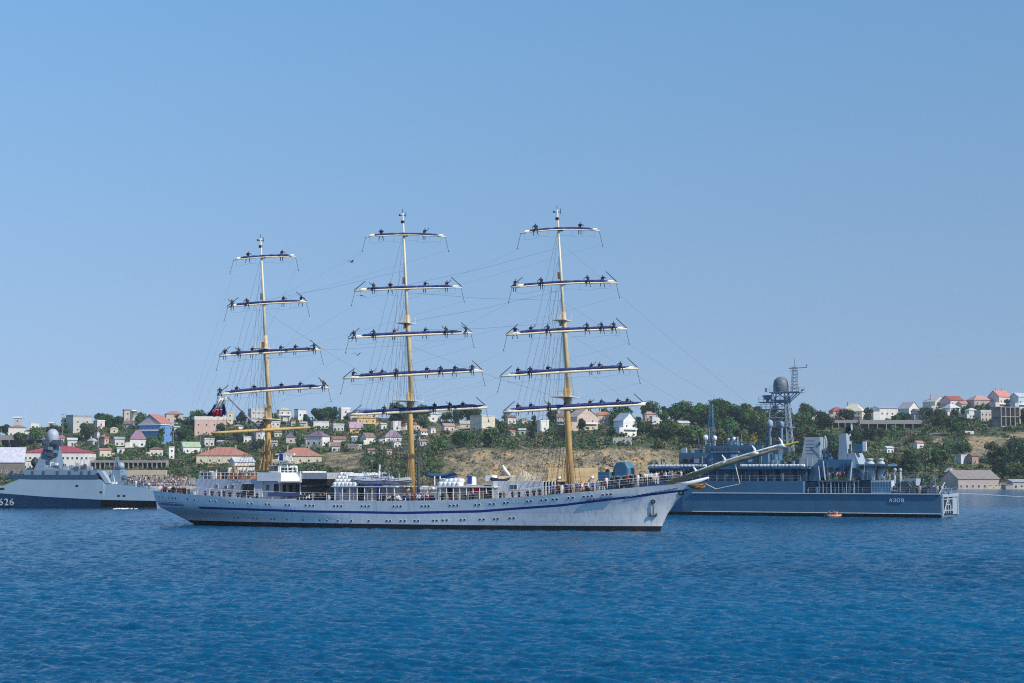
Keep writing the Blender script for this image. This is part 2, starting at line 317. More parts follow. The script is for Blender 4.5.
# ------------------------------------------------------------------ houses
def hmat(c, kind):
    r = tuple(round(x, 2) for x in c)
    if kind == 'w': return mat("plaster %s" % (r,), c, 0.85, var=0.08, scale=0.3, stain=(0.28, 0.25, 0.22), stain_amt=0.4, streak=True)
    return mat("roofing %s" % (r,), c, 0.75, var=0.18, scale=0.6)
WIN = None
def window_mesh():
    global WIN
    if WIN is None:
        mb = MB(); mb.box(-0.5, 0.5, -0.05, 0.0, 0, 1, 0); mb.box(-0.42, 0.42, -0.08, -0.05, 0.07, 0.93, 1)
        WIN = mb.build("window", [white, glass]).data; bpy.data.objects.remove(bpy.data.objects["window"])
    return WIN
HOUSES = []
DX = {}
def house(x0, x1, yr, yw, yb, roof, wc, rc, label, yaw=25, win=(1, 2), chim=0, depth=None, cat="house", name="house", side=True, wcs=None):
    """x0..x1 outline, yr ridge, yw eaves, yb foot (pixels of the photo fix its size at its own place on the hill)"""
    pb = hill((x0 + x1) / 2, yb); Y = pb.y; px_m = F / Y
    ap = (x1 - x0) / px_m; a = R(yaw); D = depth or None
    if D is None: W = ap / (math.cos(a) + 0.75 * abs(math.sin(a))); D = 0.75 * W
    else: W = max(2.0, (ap - D * abs(math.sin(a))) / math.cos(a))
    X = atY((x0 + x1) / 2, yb, Y).x
    zg = min(terr(X, Y), pb.z) - 1.0; ze = atY(x0, yw, Y).z; zr = atY(x0, yr, Y).z
    t = empty(name, (X, Y + D * 0.3, zg), a); tag(t, label, cat)
    h = max(2.0, ze - zg); rh = max(0.25, zr - ze)
    w2, d2 = W / 2, D / 2; wm, rm = hmat(wc, 'w'), hmat(rc, 'r'); ov = 0.45
    mb = MB(); mb.box(-w2, w2, -d2, d2, 0, h)
    if roof == 'gable':          # ridge along local x
        for s in (-1, 1): mb.poly([(s * w2, -d2, h), (s * w2, d2, h), (s * w2, 0, h + rh)])
    if roof == 'gablef':         # ridge along local y, gable to the front
        for s in (-1, 1): mb.poly([(-w2, s * d2, h), (w2, s * d2, h), (0, s * d2, h + rh)])
    mb.build("wall", wm, t)
    mb = MB(); th = 0.25
    if roof == 'gable':
        for s in (-1, 1):
            e = [(-w2 - ov, s * (d2 + ov), h - 0.1), (w2 + ov, s * (d2 + ov), h - 0.1), (w2 + ov, 0, h + rh), (-w2 - ov, 0, h + rh)]
            mb.hexa(e, [(p[0], p[1], p[2] + th) for p in e])
    elif roof == 'gablef':
        for s in (-1, 1):
            e = [(s * (w2 + ov), -d2 - ov, h - 0.1), (s * (w2 + ov), d2 + ov, h - 0.1), (0, d2 + ov, h + rh), (0, -d2 - ov, h + rh)]
            mb.hexa(e, [(p[0], p[1], p[2] + th) for p in e])
    elif roof == 'hip':
        k = min(w2, d2) * 0.95; b4 = [(-w2 - ov, -d2 - ov, h), (w2 + ov, -d2 - ov, h), (w2 + ov, d2 + ov, h), (-w2 - ov, d2 + ov, h)]
        mb.box(-w2 - ov, w2 + ov, -d2 - ov, d2 + ov, h - 0.15, h + 0.05)
        kx = k if w2 >= d2 else w2 * 0.95; ky = d2 * 0.97
        mb.hexa([(p[0], p[1], h + 0.06) for p in b4], [(-w2 + kx, -d2 + ky, h + rh), (w2 - kx, -d2 + ky, h + rh), (w2 - kx, d2 - ky, h + rh), (-w2 + kx, d2 - ky, h + rh)])
    else: mb.box(-w2 - 0.2, w2 + 0.2, -d2 - 0.2, d2 + 0.2, h, h + max(0.3, rh))
    rf = mb.build("roof", rm, t)
    for c in range(chim):
        mb = MB(); cx = (-0.3 + 0.5 * c) * W; mb.box(cx - 0.4, cx + 0.4, -0.4, 0.4, h + rh * 0.3, h + rh + 1.3); mb.box(cx - 0.5, cx + 0.5, -0.5, 0.5, h + rh + 1.303, h + rh + 1.5); mb.build("chimney", hmat((0.45, 0.38, 0.34), 'w'), rf)
    rows, cols = win; me = window_mesh(); vis = min(h - 0.6, (yb - yw) / px_m + 0.5); st = vis / max(1, rows)
    for r in range(rows):
        z = h - st * (r + 1) + st * 0.22; hh = min(1.7, st * 0.58)
        for c in range(cols):
            o = link("window", me, t, (-w2 + W * (c + 0.5) / cols, -d2, z)); o.scale = (min(1.5, W / cols * 0.5), 1, hh)
        if side:
            k = max(1, int(D / W * cols))
            for c in range(k):
                o = link("window", me, t, ((w2 if yaw < 0 or True else -w2), -d2 + D * (c + 0.5) / k, z), (0, 0, R(90))); o.scale = (min(1.4, D / k * 0.5), 1, hh)
    if rows >= 2 and roof != 'flat' and ap < 30:
        z = h - st * 1.02; mb = MB(); mb.box(-w2 * .9, w2 * .9, -d2 - 1.5, -d2 - .002, z - .2, z); mb.box(-w2 * .9, w2 * .9, -d2 - 1.5, -d2 - 1.38, z + .003, z + .9)
        mb.build("balcony", wm if (int(x0) % 2) else white, t)
    if ap > 9 and roof != 'flat' and name == 'house':
        k = 1 if int(x0) % 2 else -1; aw, ah, ad = W * .32, min(h * .62, 4.5) + (h - min(h, (yb - yw) / px_m + 1)), D * .55; zz = h - (yb - yw) / px_m
        mb = MB(); mb.box(k * (w2 + .01), k * (w2 + aw), -d2 - .4, -d2 + ad, 0, max(2.2, zz + (h - zz) * .62)); an = mb.build("annex", hmat(tuple(c * .9 for c in wc), 'w'), t)
        mb = MB(); zt = max(2.2, zz + (h - zz) * .62); mb.hexa([(k * (w2 + .02), -d2 - .9, zt + .35), (k * (w2 + aw + .4), -d2 - .9, zt + .01), (k * (w2 + aw + .4), -d2 + ad + .3, zt + .01), (k * (w2 + .02), -d2 + ad + .3, zt + .35)][::k], [(k * (w2 + .02), -d2 - .9, zt + .6), (k * (w2 + aw + .4), -d2 - .9, zt + .2), (k * (w2 + aw + .4), -d2 + ad + .3, zt + .2), (k * (w2 + .02), -d2 + ad + .3, zt + .6)][::k]); mb.build("roof", rm, an)
    HOUSES.append((x0, x1, yr, yb, Y)); return t
W_, P_, C_, Y_, B_, G_ = (.76, .74, .70), (.62, .42, .36), (.66, .58, .42), (.62, .44, .16), (.10, .28, .62), (.42, .42, .42)
RR, RO, RB, RG, RL, RM, RP = (.29, .085, .07), (.40, .17, .12), (.20, .10, .08), (.30, .32, .36), (.50, .50, .52), (.26, .16, .20), (.48, .27, .25)
HL = [
 (7, 25, 425, 427.5, 437, 'hip', W_, (.33, .15, .13), "white bungalow with low brown roof near the hilltop, above the grey concrete terrace", 12, (1, 3)),
 (29, 39, 422, 423, 429, 'flat', W_, RL, "small white flat roofed house among trees beyond the white bungalow", 20, (1, 2)),
 (65, 90, 415, 417, 432, 'flat', (.50, .50, .46), RG, "large grey and cream flat roofed house beside the lattice power pole", 42, (2, 2)),
 (94, 104, 420, 421, 438, 'flat', (.70, .58, .56), W_, "narrow pink and white tower house on the slope", 40, (3, 1)),
 (109, 118, 427, 428.5, 433, 'hip', C_, (.45, .44, .30), "tiny pale yellow cottage beyond the narrow pink house", 20, (1, 1)),
 (122, 131, 409.5, 410.5, 421, 'flat', (.50, .44, .38), RB, "brown flat topped house with a round white turret on the skyline", 30, (2, 1)),
 (128, 146, 430, 439, 447, 'hip', W_, RM, "white cottage with steep mauve hip roof below the blue building", 15, (1, 2)),
 (138, 170, 414.5, 424, 444, 'gablef', B_, (.40, .17, .15), "bright blue three storey building with red gabled roof and white cornice", -24, (3, 4)),
 (163, 183, 411, 414, 423, 'hip', (.55, .45, .40), (.33, .18, .17), "brown roofed pale villa on the skyline beyond the blue building", 20, (1, 3)),
 (189, 226, 416.5, 420, 435, 'flat', P_, (.66, .62, .58), "long peach apartment building with white flat cornice", 18, (2, 4)),
 (226, 233, 411, 413, 422, 'flat', C_, (.55, .45, .38), "slim cream house right behind the drooping flag", 20, (2, 1)),
 (179, 200, 442, 447, 453, 'gable', W_, (.34, .44, .30), "white shed with pale green roof beneath the peach apartments", 25, (1, 2)),
 (193, 252, 447, 455.5, 463, 'hip', C_, RO, "long low building with orange tiled hip roof aft of the mizzen mast", 8, (1, 6), 2),
 (276, 322, 447.5, 456, 463, 'hip', C_, RO, "long low building with orange tiled roof forward of the mizzen mast", 8, (1, 5), 2),
 (228, 254, 457.5, 462, 475, 'gable', (.66, .66, .64), RL, "grey and white boathouse at the water behind the poop deck", 30, (1, 2)),
 (242, 252, 436, 437, 443, 'flat', W_, G_, "small white terrace house with flat roof behind the lowest mizzen yard", 20, (1, 2)),
 (253, 268, 431, 432.5, 443, 'flat', (.70, .68, .64), RL, "white stepped house directly behind the mizzen mast", 25, (2, 2)),
 (247, 266, 408.5, 410, 420, 'flat', (.58, .57, .56), RL, "wide pale house on the skyline left of the mizzen mast", 25, (2, 3)),
 (276, 291, 407.5, 410, 420, 'hip', (.62, .58, .52), (.40, .42, .36), "pale house with grey green roof on the skyline right of the mizzen mast", 25, (2, 2)),
 (294, 306, 409, 410, 417, 'flat', (.68, .67, .66), RG, "small white cube house on the skyline between mizzen and main masts", 40, (1, 2)),
 (312, 329, 421, 422, 429, 'flat', W_, RL, "white flat roofed house with dark windows above the bare lowest mizzen yard", 10, (1, 4)),
 (283, 306, 430.5, 437, 443, 'hip', (.50, .46, .38), (.13, .11, .18), "house under a broad dark purple roof on the slope", 15, (1, 2)),
 (306, 329, 431, 436.5, 446, 'hip', W_, (.19, .13, .17), "white two storey villa with dark mauve roof on the slope", -25, (1, 3)),
 (338, 350, 407.5, 409, 419, 'flat', (.68, .60, .58), W_, "pinkish white tall house on the skyline aft of the main mast", 30, (2, 1)),
 (352, 378, 408, 410.5, 417, 'hip', (.68, .56, .54), (.20, .22, .36), "pink house with blue grey roof behind the lowest main yard", 20, (1, 3)),
 (351, 376, 415.5, 418, 429, 'hip', Y_, (.48, .32, .14), "ochre yellow two storey house on the slope", 25, (2, 3)),
 (347, 363, 422, 428, 433, 'gable', Y_, (.40, .27, .36), "small yellow annexe with mauve roof in front of the ochre house", 20, (1, 2)),
 (391, 401, 421, 422, 431, 'flat', W_, W_, "small white box house just aft of the main mast", 25, (1, 1)),
 (382, 402, 430, 437, 442, 'hip', W_, (.26, .20, .25), "white cottage with broad mauve roof beside the main mast", 15, (1, 2)),
 (360, 375, 433, 437.5, 444, 'gable', W_, (.22, .14, .12), "white gabled cottage with brown roof among dense trees", 45, (1, 1)),
 (428, 441, 412, 414, 421, 'hip', W_, RL, "white house on the skyline just forward of the main mast", 20, (1, 2)),
 (470, 495, 415.5, 416.5, 430, 'flat', (.62, .57, .45), RL, "cream cube house alone among trees between main and fore masts", 50, (2, 1)),
 (458, 474, 421, 424, 428, 'gable', (.5, .46, .4), (.40, .36, .30), "low brown shed beside the cream cube house", 15, (1, 1)),
 (537, 549, 420, 421, 432, 'flat', W_, W_, "plain white cube house aft of the fore mast", 30, (1, 1)),
 (568, 598, 408, 417, 430, 'gablef', (.60, .48, .40), (.46, .35, .30), "large peach gabled house behind the fore mast", 30, (2, 2)),
 (594, 613, 411.5, 415, 424, 'hip', (.58, .42, .34), (.40, .18, .11), "brick roofed villa beyond the peach gabled house", 15, (1, 3), 1),
 (614, 637, 413, 421, 437, 'gablef', (.78, .77, .75), (.30, .36, .44), "tall white gabled house with grey blue roof on the bluff", 40, (2, 2)),
 (643, 656, 411, 414, 421, 'hip', P_, (.42, .26, .23), "distant pink roofed house beyond the white gabled house", 15, (1, 2)),
 (650, 663, 416, 417, 424, 'flat', W_, RL, "low white wall house right of the tall white gabled house", 15, (1, 2)),
 (830, 845, 407, 411, 419, 'hip', (.5, .42, .38), RR, "red roofed wing of the hilltop mansion", 15, (1, 2)),
 (842, 868, 403.5, 411.5, 421, 'hip', (.70, .66, .58), (.62, .55, .42), "cream hilltop mansion above the landing ship", -28, (2, 3), 1),
 (874, 900, 406.5, 408.5, 416, 'gable', W_, (.30, .34, .40), "low white house with grey blue roof on the ridge", 15, (1, 4)),
 (899, 921, 402, 409, 421, 'gablef', (.70, .69, .68), (.34, .34, .36), "white house with dark gable over the concrete garages", 40, (2, 2)),
 (924, 949, 396, 402, 412, 'gablef', (.58, .56, .48), (.42, .43, .46), "grey gabled house with pale metal roof on the ridge", 38, (2, 2), 1),
 (930, 944, 408, 410.5, 417, 'flat', (.56, .40, .30), (.34, .40, .33), "low orange walled house under a pale green roof", 15, (1, 2)),
 (942, 965, 396, 400.5, 411, 'gable', (.64, .52, .50), RR, "pink house with bright red roof on the ridge", 30, (2, 3)),
 (957, 971, 401.5, 404.5, 413, 'gable', (.60, .55, .50), (.38, .2, .16), "tan house with rust roof squeezed between the red and pink roofed houses", 28, (2, 2)),
 (966, 978, 408, 410.5, 419, 'hip', (.70, .68, .64), RL, "white house with grey hip roof below the villa with dark balconies", 20, (1, 3)),
 (976, 992, 410, 412, 421, 'flat', (.52, .44, .38), RL, "brownish flat roofed house left of the unfinished concrete frame", 22, (2, 3)),
 (912, 926, 409, 411.5, 420, 'gable', (.62, .60, .56), RB, "pale house with dark brown roof at the end of the garage row", 28, (1, 2)),
 (944, 961, 403.5, 408, 417, 'hip', W_, (.52, .52, .54), "white cottage with light grey roof below the red roofed house", 30, (1, 2)),
 (969, 993, 395, 400, 411, 'hip', (.48, .36, .34), RP, "pink roofed villa with dark balconies on the ridge", 15, (2, 3)),
 (990, 1013, 390.5, 397, 411, 'gable', (.68, .60, .58), (.50, .22, .17), "tallest pink and white house with salmon roof on the ridge", 32, (2, 3), 2),
 (1012, 1032, 393, 397, 412, 'gable', (.50, .60, .66), (.42, .46, .50), "pale blue house at the end of the ridge", 25, (2, 3)),
 (947, 999, 470.5, 479, 489.5, 'gable', (.44, .37, .34), (.25, .22, .20), "long derelict barn with grey brown roof on the shore", 14, (1, 7)),
 (946, 956, 468, 472, 480, 'gablef', W_, RL, "small white gabled hut behind the derelict barn", 20, (1, 1)),
 (957, 968, 454.5, 456, 464, 'flat', (.64, .64, .64), RL, "white cube shed on the slope above the derelict barn", 30, (1, 1)),
 (968, 979, 454, 456, 464, 'gable', (.38, .25, .20), RB, "brown hut on the slope next to the white cube shed", 30, (1, 1)),
 (1008, 1036, 479.5, 482, 489, 'gable', (.42, .40, .38), RG, "low grey boat shed on the shore past the barn", 10, (1, 4)),
 (-12, 24, 447.5, 462.5, 475, 'gable', (.18, .16, .14), (.50, .50, .58), "large hall with pale lilac metal roof behind the corvette", 10, (1, 5)),
 (22, 90, 446, 452.5, 470, 'hip', (.74, .72, .68), (.34, .06, .08), "long white building with crimson roof behind the corvette", 6, (2, 14), 2),
 (66, 77, 438, 440, 446, 'gable', (.6, .6, .58), RL, "little white hut among trees above the crimson roofed building", 20, (1, 1)),
 (97, 111, 448.5, 450, 457, 'gable', C_, RO, "cream cottage with orange roof behind the corvette's after mast", 25, (1, 2)),
 (112, 124, 437, 439, 446, 'gable', (.62, .60, .56), RG, "pale cottage with grey roof aft of the mauve hip roofed cottage", 30, (1, 2)),
 (148, 163, 447, 449, 456, 'hip', (.66, .62, .55), RB, "pale bungalow with brown roof below the blue building", 15, (1, 3)),
 (167, 174, 446.5, 447.5, 459, 'flat', W_, RL, "thin white tower house near the water behind the poop", 35, (2, 1)),
 (202, 214, 438, 439.5, 446, 'flat', (.60, .57, .52), RL, "grey cream flat house under the peach apartments", 25, (1, 2)),
 (232, 243, 424.5, 426, 433, 'hip', W_, (.42, .2, .14), "white cottage with rust roof behind the gaff", 25, (1, 2)),
 (268, 280, 421, 422.5, 430, 'flat', (.64, .58, .52), RL, "cream flat roofed house above the lowest mizzen yard", 28, (2, 2)),
 (330, 346, 436.5, 439.5, 446, 'gable', (.56, .50, .46), (.24, .13, .11), "grey house with dark brown roof between the mauve villa and dense trees", 20, (1, 2)),
 (331, 344, 423.5, 425, 431, 'flat', (.56, .56, .53), RL, "pale grey block house aft of the ochre house", 20, (1, 3)),
 (402, 420, 421.5, 424.5, 430, 'hip', (.62, .55, .46), (.36, .17, .13), "tan house with red brown roof right behind the main mast", 20, (1, 3)),
 (441, 455, 423.5, 426, 431, 'gable', (.58, .52, .46), (.44, .24, .18), "tan cottage with salmon roof on the bluff top", 25, (1, 2)),
 (505, 516, 415.5, 417.5, 424, 'gable', (.62, .58, .52), RB, "cottage with brown roof half hidden between two masts", 25, (1, 2)),
 (676, 690, 421, 423, 429, 'gable', (.55, .52, .48), RL, "grey cottage sunk in the dark grove", 20, (1, 2)),
 (805, 818, 412, 414, 420, 'hip', (.62, .58, .54), (.40, .20, .16), "cottage with red brown roof right of the lattice mast", 20, (1, 2)),
 (884, 894, 446.5, 448, 453, 'gable', W_, RL, "small white cottage in the wooded slope above the twin funnels", 25, (1, 2)),
 (914, 924, 441, 443, 448.5, 'gable', W_, (.40, .2, .15), "small white cottage with rust roof on the wooded slope", 25, (1, 1)),
]
for h in HL:
    house(*h[:9], yaw=h[9], win=h[10], chim=(h[11] if len(h) > 11 else 0))

# the turret of the brown house on the skyline, the cornice of the blue building
for t in [o for o in COL.objects if o.get('label', '').startswith(("brown flat topped", "bright blue three"))]:
    x0, x1, yr, yb, Y = [h for h in HOUSES if abs(h[0] - (122 if 'turret' in t['label'] else 138)) < .1][0]
    if 'turret' in t['label']:
        z0 = atY(128, yb, Y).z - t.location.z - 2; z1 = atY(128, 411, Y).z - t.location.z
        mb = MB(); mb.lathe((4.6, -2.2, 0), [(2.6, z0), (2.6, z1), (2.7, z1 + .01), (2.7, z1 + .3), (0.01, z1 + 1.2)], 16); tr = mb.build("turret", hmat(W_, 'w'), t, True)
    else:
        wl = [c for c in children(t) if c.name.startswith("wall")][0]; bb = [V(b) for b in wl.bound_box]; hx = max(b.x for b in bb); hy = max(b.y for b in bb)
        z = atY(138, 424, Y).z - t.location.z
        mb = MB(); mb.box(-hx - .7, hx + .7, -hy - .7, hy + .7, z - .9, z - .3); mb.build("cornice", white, t)
        mb = MB(); mb.poly([(-hx * .98, -hy - .06, z + .02), (hx * .98, -hy - .06, z + .02), (0, -hy - .06, z + 5.2)]); g = mb.build("gable_panel", hmat((.62, .52, .48), 'w'), t)

# terraces, retaining walls, garages, colonnade
def wall_run(x0, x1, yt, yb, name, label, cat, m, thick=4.0, bays=0, bay_m=None, ybay=None, roofm=None):
    p = hill((x0 + x1) / 2, yb); Y = p.y; a = atY(x0, yb, Y); b = atY(x1, yb, Y); z1 = atY(x0, yt, Y).z; L = b.x - a.x
    t = empty(name, ((a.x + b.x) / 2, Y, p.z - 1)); tag(t, label, cat); z1 -= p.z - 1
    mb = MB()
    if not bays: mb.box(-L / 2, L / 2, 0, thick, 0, z1); mb.build("wall", m, t)
    else:
        zl = atY(x0, ybay, Y).z - (p.z - 1); bw = L / bays
        mb.box(-L / 2, L / 2, 0, thick, zl, z1); mb.build("beam", m, t)
        mb = MB(); mb.box(-L / 2 + .02, L / 2 - .02, thick - .5, thick - .1, 0, zl - .01); mb.build("back_wall", dark if bay_m is None else bay_m, t)
        for i in range(bays + 1):
            mb = MB(); x = -L / 2 + bw * i; mb.box(x - .28, x + .28, .05, thick - .6, 0, zl - .003); mb.build("pillar", m, t)
    HOUSES.append((x0, x1, yt, yb, Y)); return t
conc = mat("weathered concrete", (.30, .285, .28), .9, var=.15, scale=.3, stain=(.2, .17, .15), stain_amt=.5, streak=True)
sand = mat("sandstone", (.60, .43, .21), .95, var=.25, scale=.25, bump=.8)
wall_run(-8, 43, 435, 447, "concrete_terrace", "grey concrete terrace on dark bays below the white bungalow", "terrace", conc, 5, 6, None, 440)
wall_run(860, 922, 420, 431, "garage_row", "concrete garage row with dark openings under the ridge houses", "garages", conc, 5, 7, None, 424)
wall_run(826, 858, 420, 428, "retaining_wall", "grey retaining wall with openings below the hilltop mansion", "wall", conc, 4, 5, None, 423)
wall_run(62, 166, 460.3, 469, "colonnade", "long open colonnade with flat grey roof behind the corvette", "pavilion", conc, 7, 22, None, 462.6)
wall_run(103, 166, 470, 483, "embankment_wall", "pale sandstone embankment wall under the colonnade", "wall", mat("pale stone", (.50, .43, .32), .9, var=.12, scale=.3, stain=(.3, .24, .18), stain_amt=.5, streak=True), 3)
wall_run(548, 598, 468, 486, "sandstone_shed", "flat topped sandstone shed on the shore behind the fore mast", "shed", sand, 9)
wall_run(613, 632, 437.5, 446, "stone_terrace", "pale rubble terrace wall under the tall white gabled house", "wall", mat("rubble", (.42, .40, .37), .95, var=.3, scale=.6, bump=.6), 4)
wall_run(965, 974, 431, 434.5, "pump_house", "tiny white flat block on the bare slope at the far end", "shed", hmat(W_, 'w'), 4)

def frame_house():
    """the unfinished house: bare slabs and columns with a plastered end wall"""
    p = hill(1006, 426); Y = p.y; k = Y / F; t = empty("unfinished_house", (p.x, Y, p.z - 1), R(28)); tag(t, "unfinished bare concrete frame house with cream end wall below the ridge", "house")
    W = 26 * k; D = 13 * k; H = atY(1006, 407, Y).z - p.z + 1; m2 = hmat((.58, .48, .36), 'w')
    for z0, z1 in ((0, .9), (H * .5, H * .5 + .5), (H - .5, H)): mb = MB(); mb.box(-W / 2, W / 2, -D / 2, D / 2, z0, z1); mb.build("floor_slab", conc, t)
    for lv, (z0, z1) in enumerate(((.905, H * .5 - .005), (H * .5 + .505, H - .505))):
        for i in range(5):
            for y in (-D / 2 + .4, D / 2 - .4): mb = MB(); x = -W / 2 + .4 + (W - .8) * i / 4; mb.box(x - .35, x + .35, y - .35, y + .35, z0, z1); mb.build("pillar", conc, t)
        mb = MB(); mb.box(-W / 2 + .8, W / 2 - .8, D / 2 - 1.5, D / 2 - 1.0, z0, z1); mb.build("back_wall", conc, t)
    mb = MB(); mb.box(W / 2 + .01, W / 2 + .4, -D / 2, D / 2, 0, H + .4); mb.build("end_wall", m2, t)
    for z in (.15, .62):
        for y in (-.22, .22): o = link("window", window_mesh(), t, (W / 2 + .42, y * D, H * z + .8), (0, 0, R(90))); o.scale = (1.5, 1, 2.0)
    HOUSES.append((992, 1021, 407, 427, Y))
frame_house()

def small_sheds():
    """garden sheds and outhouses scattered between the houses"""
    rg = random.Random(31); n = 0; tr = 0
    cols = [((.70, .68, .64), (.42, .42, .44), "whitewashed garden shed with grey roof"), ((.52, .44, .36), (.36, .18, .13), "tan garden shed with rusty roof"), ((.44, .46, .48), (.52, .52, .54), "grey garden shed with pale tin roof")]
    while n < 18 and tr < 3000:
        tr += 1; px = rg.choice((rg.uniform(2, 420), rg.uniform(2, 420), rg.uniform(2, 420), rg.uniform(2, 420), rg.uniform(430, 660)))
        py = rg.uniform(422, 456) if px < 420 else (rg.uniform(418, 450) if px > 800 else rg.uniform(420, 436)); w = rg.uniform(5, 9); hh = rg.uniform(3.5, 5.5)
        if any(a - 2 < px + w / 2 and px - w / 2 < b + 2 and c < py and py - hh < d + 1 for a, b, c, d, e in HOUSES): continue
        c = cols[n % 3]; zn = "on the left slope" if px < 235 else "on the slope behind the main mast" if px < 425 else "on the bluff top" if px < 700 else "on the ridge slope"
        t = house(px - w / 2, px + w / 2, py - hh - 1.2, py - hh, py, rg.choice(('gable', 'flat', 'gable')), c[0], c[1], "%s %s" % (c[2], zn), yaw=rg.uniform(-35, 45), win=(1, 1), cat="shed", name="garden_shed", side=False); t['group'] = "garden sheds %s" % zn; n += 1
small_sheds()
def small_houses():
    """the plainer houses packed between the ones picked out above"""
    rg = random.Random(77); n = 0; tr = 0
    wl = [((.72, .70, .66), "whitewashed"), ((.60, .53, .42), "cream"), ((.55, .42, .36), "pinkish tan"), ((.50, .50, .50), "grey rendered")]
    rl = [((.34, .15, .11), "rust"), ((.24, .14, .13), "dark brown"), ((.42, .42, .44), "grey"), ((.40, .22, .17), "faded red")]
    while n < 24 and tr < 6000:
        tr += 1; px = rg.choice((rg.uniform(2, 425), rg.uniform(2, 425), rg.uniform(540, 690))); w = rg.uniform(8, 15); hh = rg.uniform(4, 8)
        py = rg.uniform(427, 452) if px < 425 else (rg.uniform(416, 432) if px > 900 else rg.uniform(424, 434) if px > 800 else rg.uniform(420, 428))
        if any(a - 1 < px + w / 2 and px - w / 2 < b + 1 and c - 1 < py and py - hh < d for a, b, c, d, e in HOUSES): continue
        k, q = n % 4, (n // 3) % 4; zn = "on the left slope" if px < 235 else "on the slope behind the main mast" if px < 425 else "behind the fore mast" if px < 700 else "on the ridge slope"
        t = house(px - w / 2, px + w / 2, py - hh - rg.uniform(1.5, 4), py - hh, py, rg.choice(('gable', 'hip', 'flat', 'gablef')), wl[k][0], rl[q][0], "small %s house under a %s roof %s" % (wl[k][1], rl[q][1], zn), yaw=rg.uniform(-35, 45), win=(1 if hh < 6 else 2, rg.choice((1, 2, 3))), chim=n % 2); t['group'] = "small houses %s" % zn; n += 1
small_houses()
def steps():
    a, b = atY(92, 486, 924), atY(192, 486, 924); t = empty("spectator_steps", ((a.x + b.x) / 2, 924, 1.6)); tag(t, "stepped concrete grandstand full of spectators behind the corvette's stern", "steps"); L = b.x - a.x
    for i in range(5): mb = MB(); mb.box(-L / 2, L / 2, i * 2.0 + .002 * i, (i + 1) * 2.0, 0, .7 + i * 1.05); mb.build("step", conc, t)
    HOUSES.append((92, 192, 474, 487, 924))
steps()

# ------------------------------------------------------------------ poles on the hill
def pole(px, yt, yb, name, label, arms):
    p = hill(px, yb); z1 = atY(px, yt, p.y).z - p.z + 1; t = empty(name, p - V((0, 0, 1))); tag(t, label, "pole")
    mb = MB(); mb.tube([(0, 0, 0), (0, 0, z1)], [.35, .15], 8); mb.build("post", conc, t)
    for k in range(arms):
        mb = MB(); z = z1 * (.95 - .1 * k); mb.tube([(-1.6, 0, z), (1.6, 0, z)], .12, 5)
        for s in (-1.4, 0, 1.4): mb.tube([(s, 0, z + .12), (s, 0, z + .5)], .1, 5)
        mb.build("crossarm", conc, t)
pole(62.5, 413, 441, "power_pole", "tall power pole with two crossarms beside the large grey and cream house", 2)
for px, yt, yb, l in ((173, 431, 447, "pale lamp post between the blue building and the peach apartments"), (200, 434, 447, "pale post in the trees below the peach apartments"), (98, 436, 449, "thin post under the narrow pink tower house"), (286, 417, 434, "thin post on the slope right of the mizzen mast"), (930, 448, 462, "grey post on the wooded slope above the landing ship's stern")):
    pole(px, yt, yb, "lamp_post", l, 1)
# ------------------------------------------------------------------ trees
def leafmat(name, col, rnd=.35):
    m = mat(name, col, .85, var=.45, scale=.35, rnd=rnd, spec=.12); return m
leaf = {'dark': leafmat("leaves dark", (.034, .078, .028)), 'mid': leafmat("leaves mid", (.060, .118, .034)), 'olive': leafmat("leaves olive", (.105, .135, .045)), 'yellow': leafmat("leaves yellow green", (.19, .22, .04), .1)}
bark = mat("bark", (.10, .075, .055), .9, var=.3, scale=3)
def crown_mesh(kind, seed, mt):
    rg = random.Random(seed); mb = MB()
    H = {'round': 5.2, 'tall': 8.5, 'wide': 4.4, 'bush': 2.6}[kind]; Wd = {'round': 3.2, 'tall': 1.7, 'wide': 4.3, 'bush': 2.4}[kind]; zc = {'round': 5.0, 'tall': 5.6, 'wide': 4.6, 'bush': 1.1}[kind]
    lobes = []
    for i in range({'round': 15, 'tall': 14, 'wide': 18, 'bush': 9}[kind]):
        th = rg.uniform(0, 6.283); u = rg.uniform(-1, 1); rr = (rg.random() ** .5) * .8; q = math.sqrt(max(0, 1 - u * u * .85))
        lobes.append((V((math.cos(th) * rr * Wd * q, math.sin(th) * rr * Wd * q, zc + u * H * .5 * .85)), rg.uniform(.26, .48) * Wd * (1.25 if kind == 'tall' else 1)))
    for c, r in lobes:
        for k in range(int(52 * (r / 1.2) ** 1.3) + 18):
            d = V((rg.gauss(0, 1), rg.gauss(0, 1), rg.gauss(0, 1))).normalized(); p = c + d * r * rg.uniform(.55, 1.12); p.z = max(.1, p.z)
            s = rg.uniform(.22, .50); n = (d + V((rg.gauss(0, .5), rg.gauss(0, .5), rg.gauss(0, .5)))).normalized()
            a = n.orthogonal().normalized(); a.rotate(Matrix.Rotation(rg.uniform(0, 6.28), 3, n)); b = n.cross(a) * rg.uniform(.6, 1)
            mb.quad(p - a * s, p - b * s + n * .08, p + a * s, p + b * s + n * .08)
    me = mb.build("crown", mt).data; bpy.data.objects.remove([o for o in COL.objects if o.data == me][0]); return me
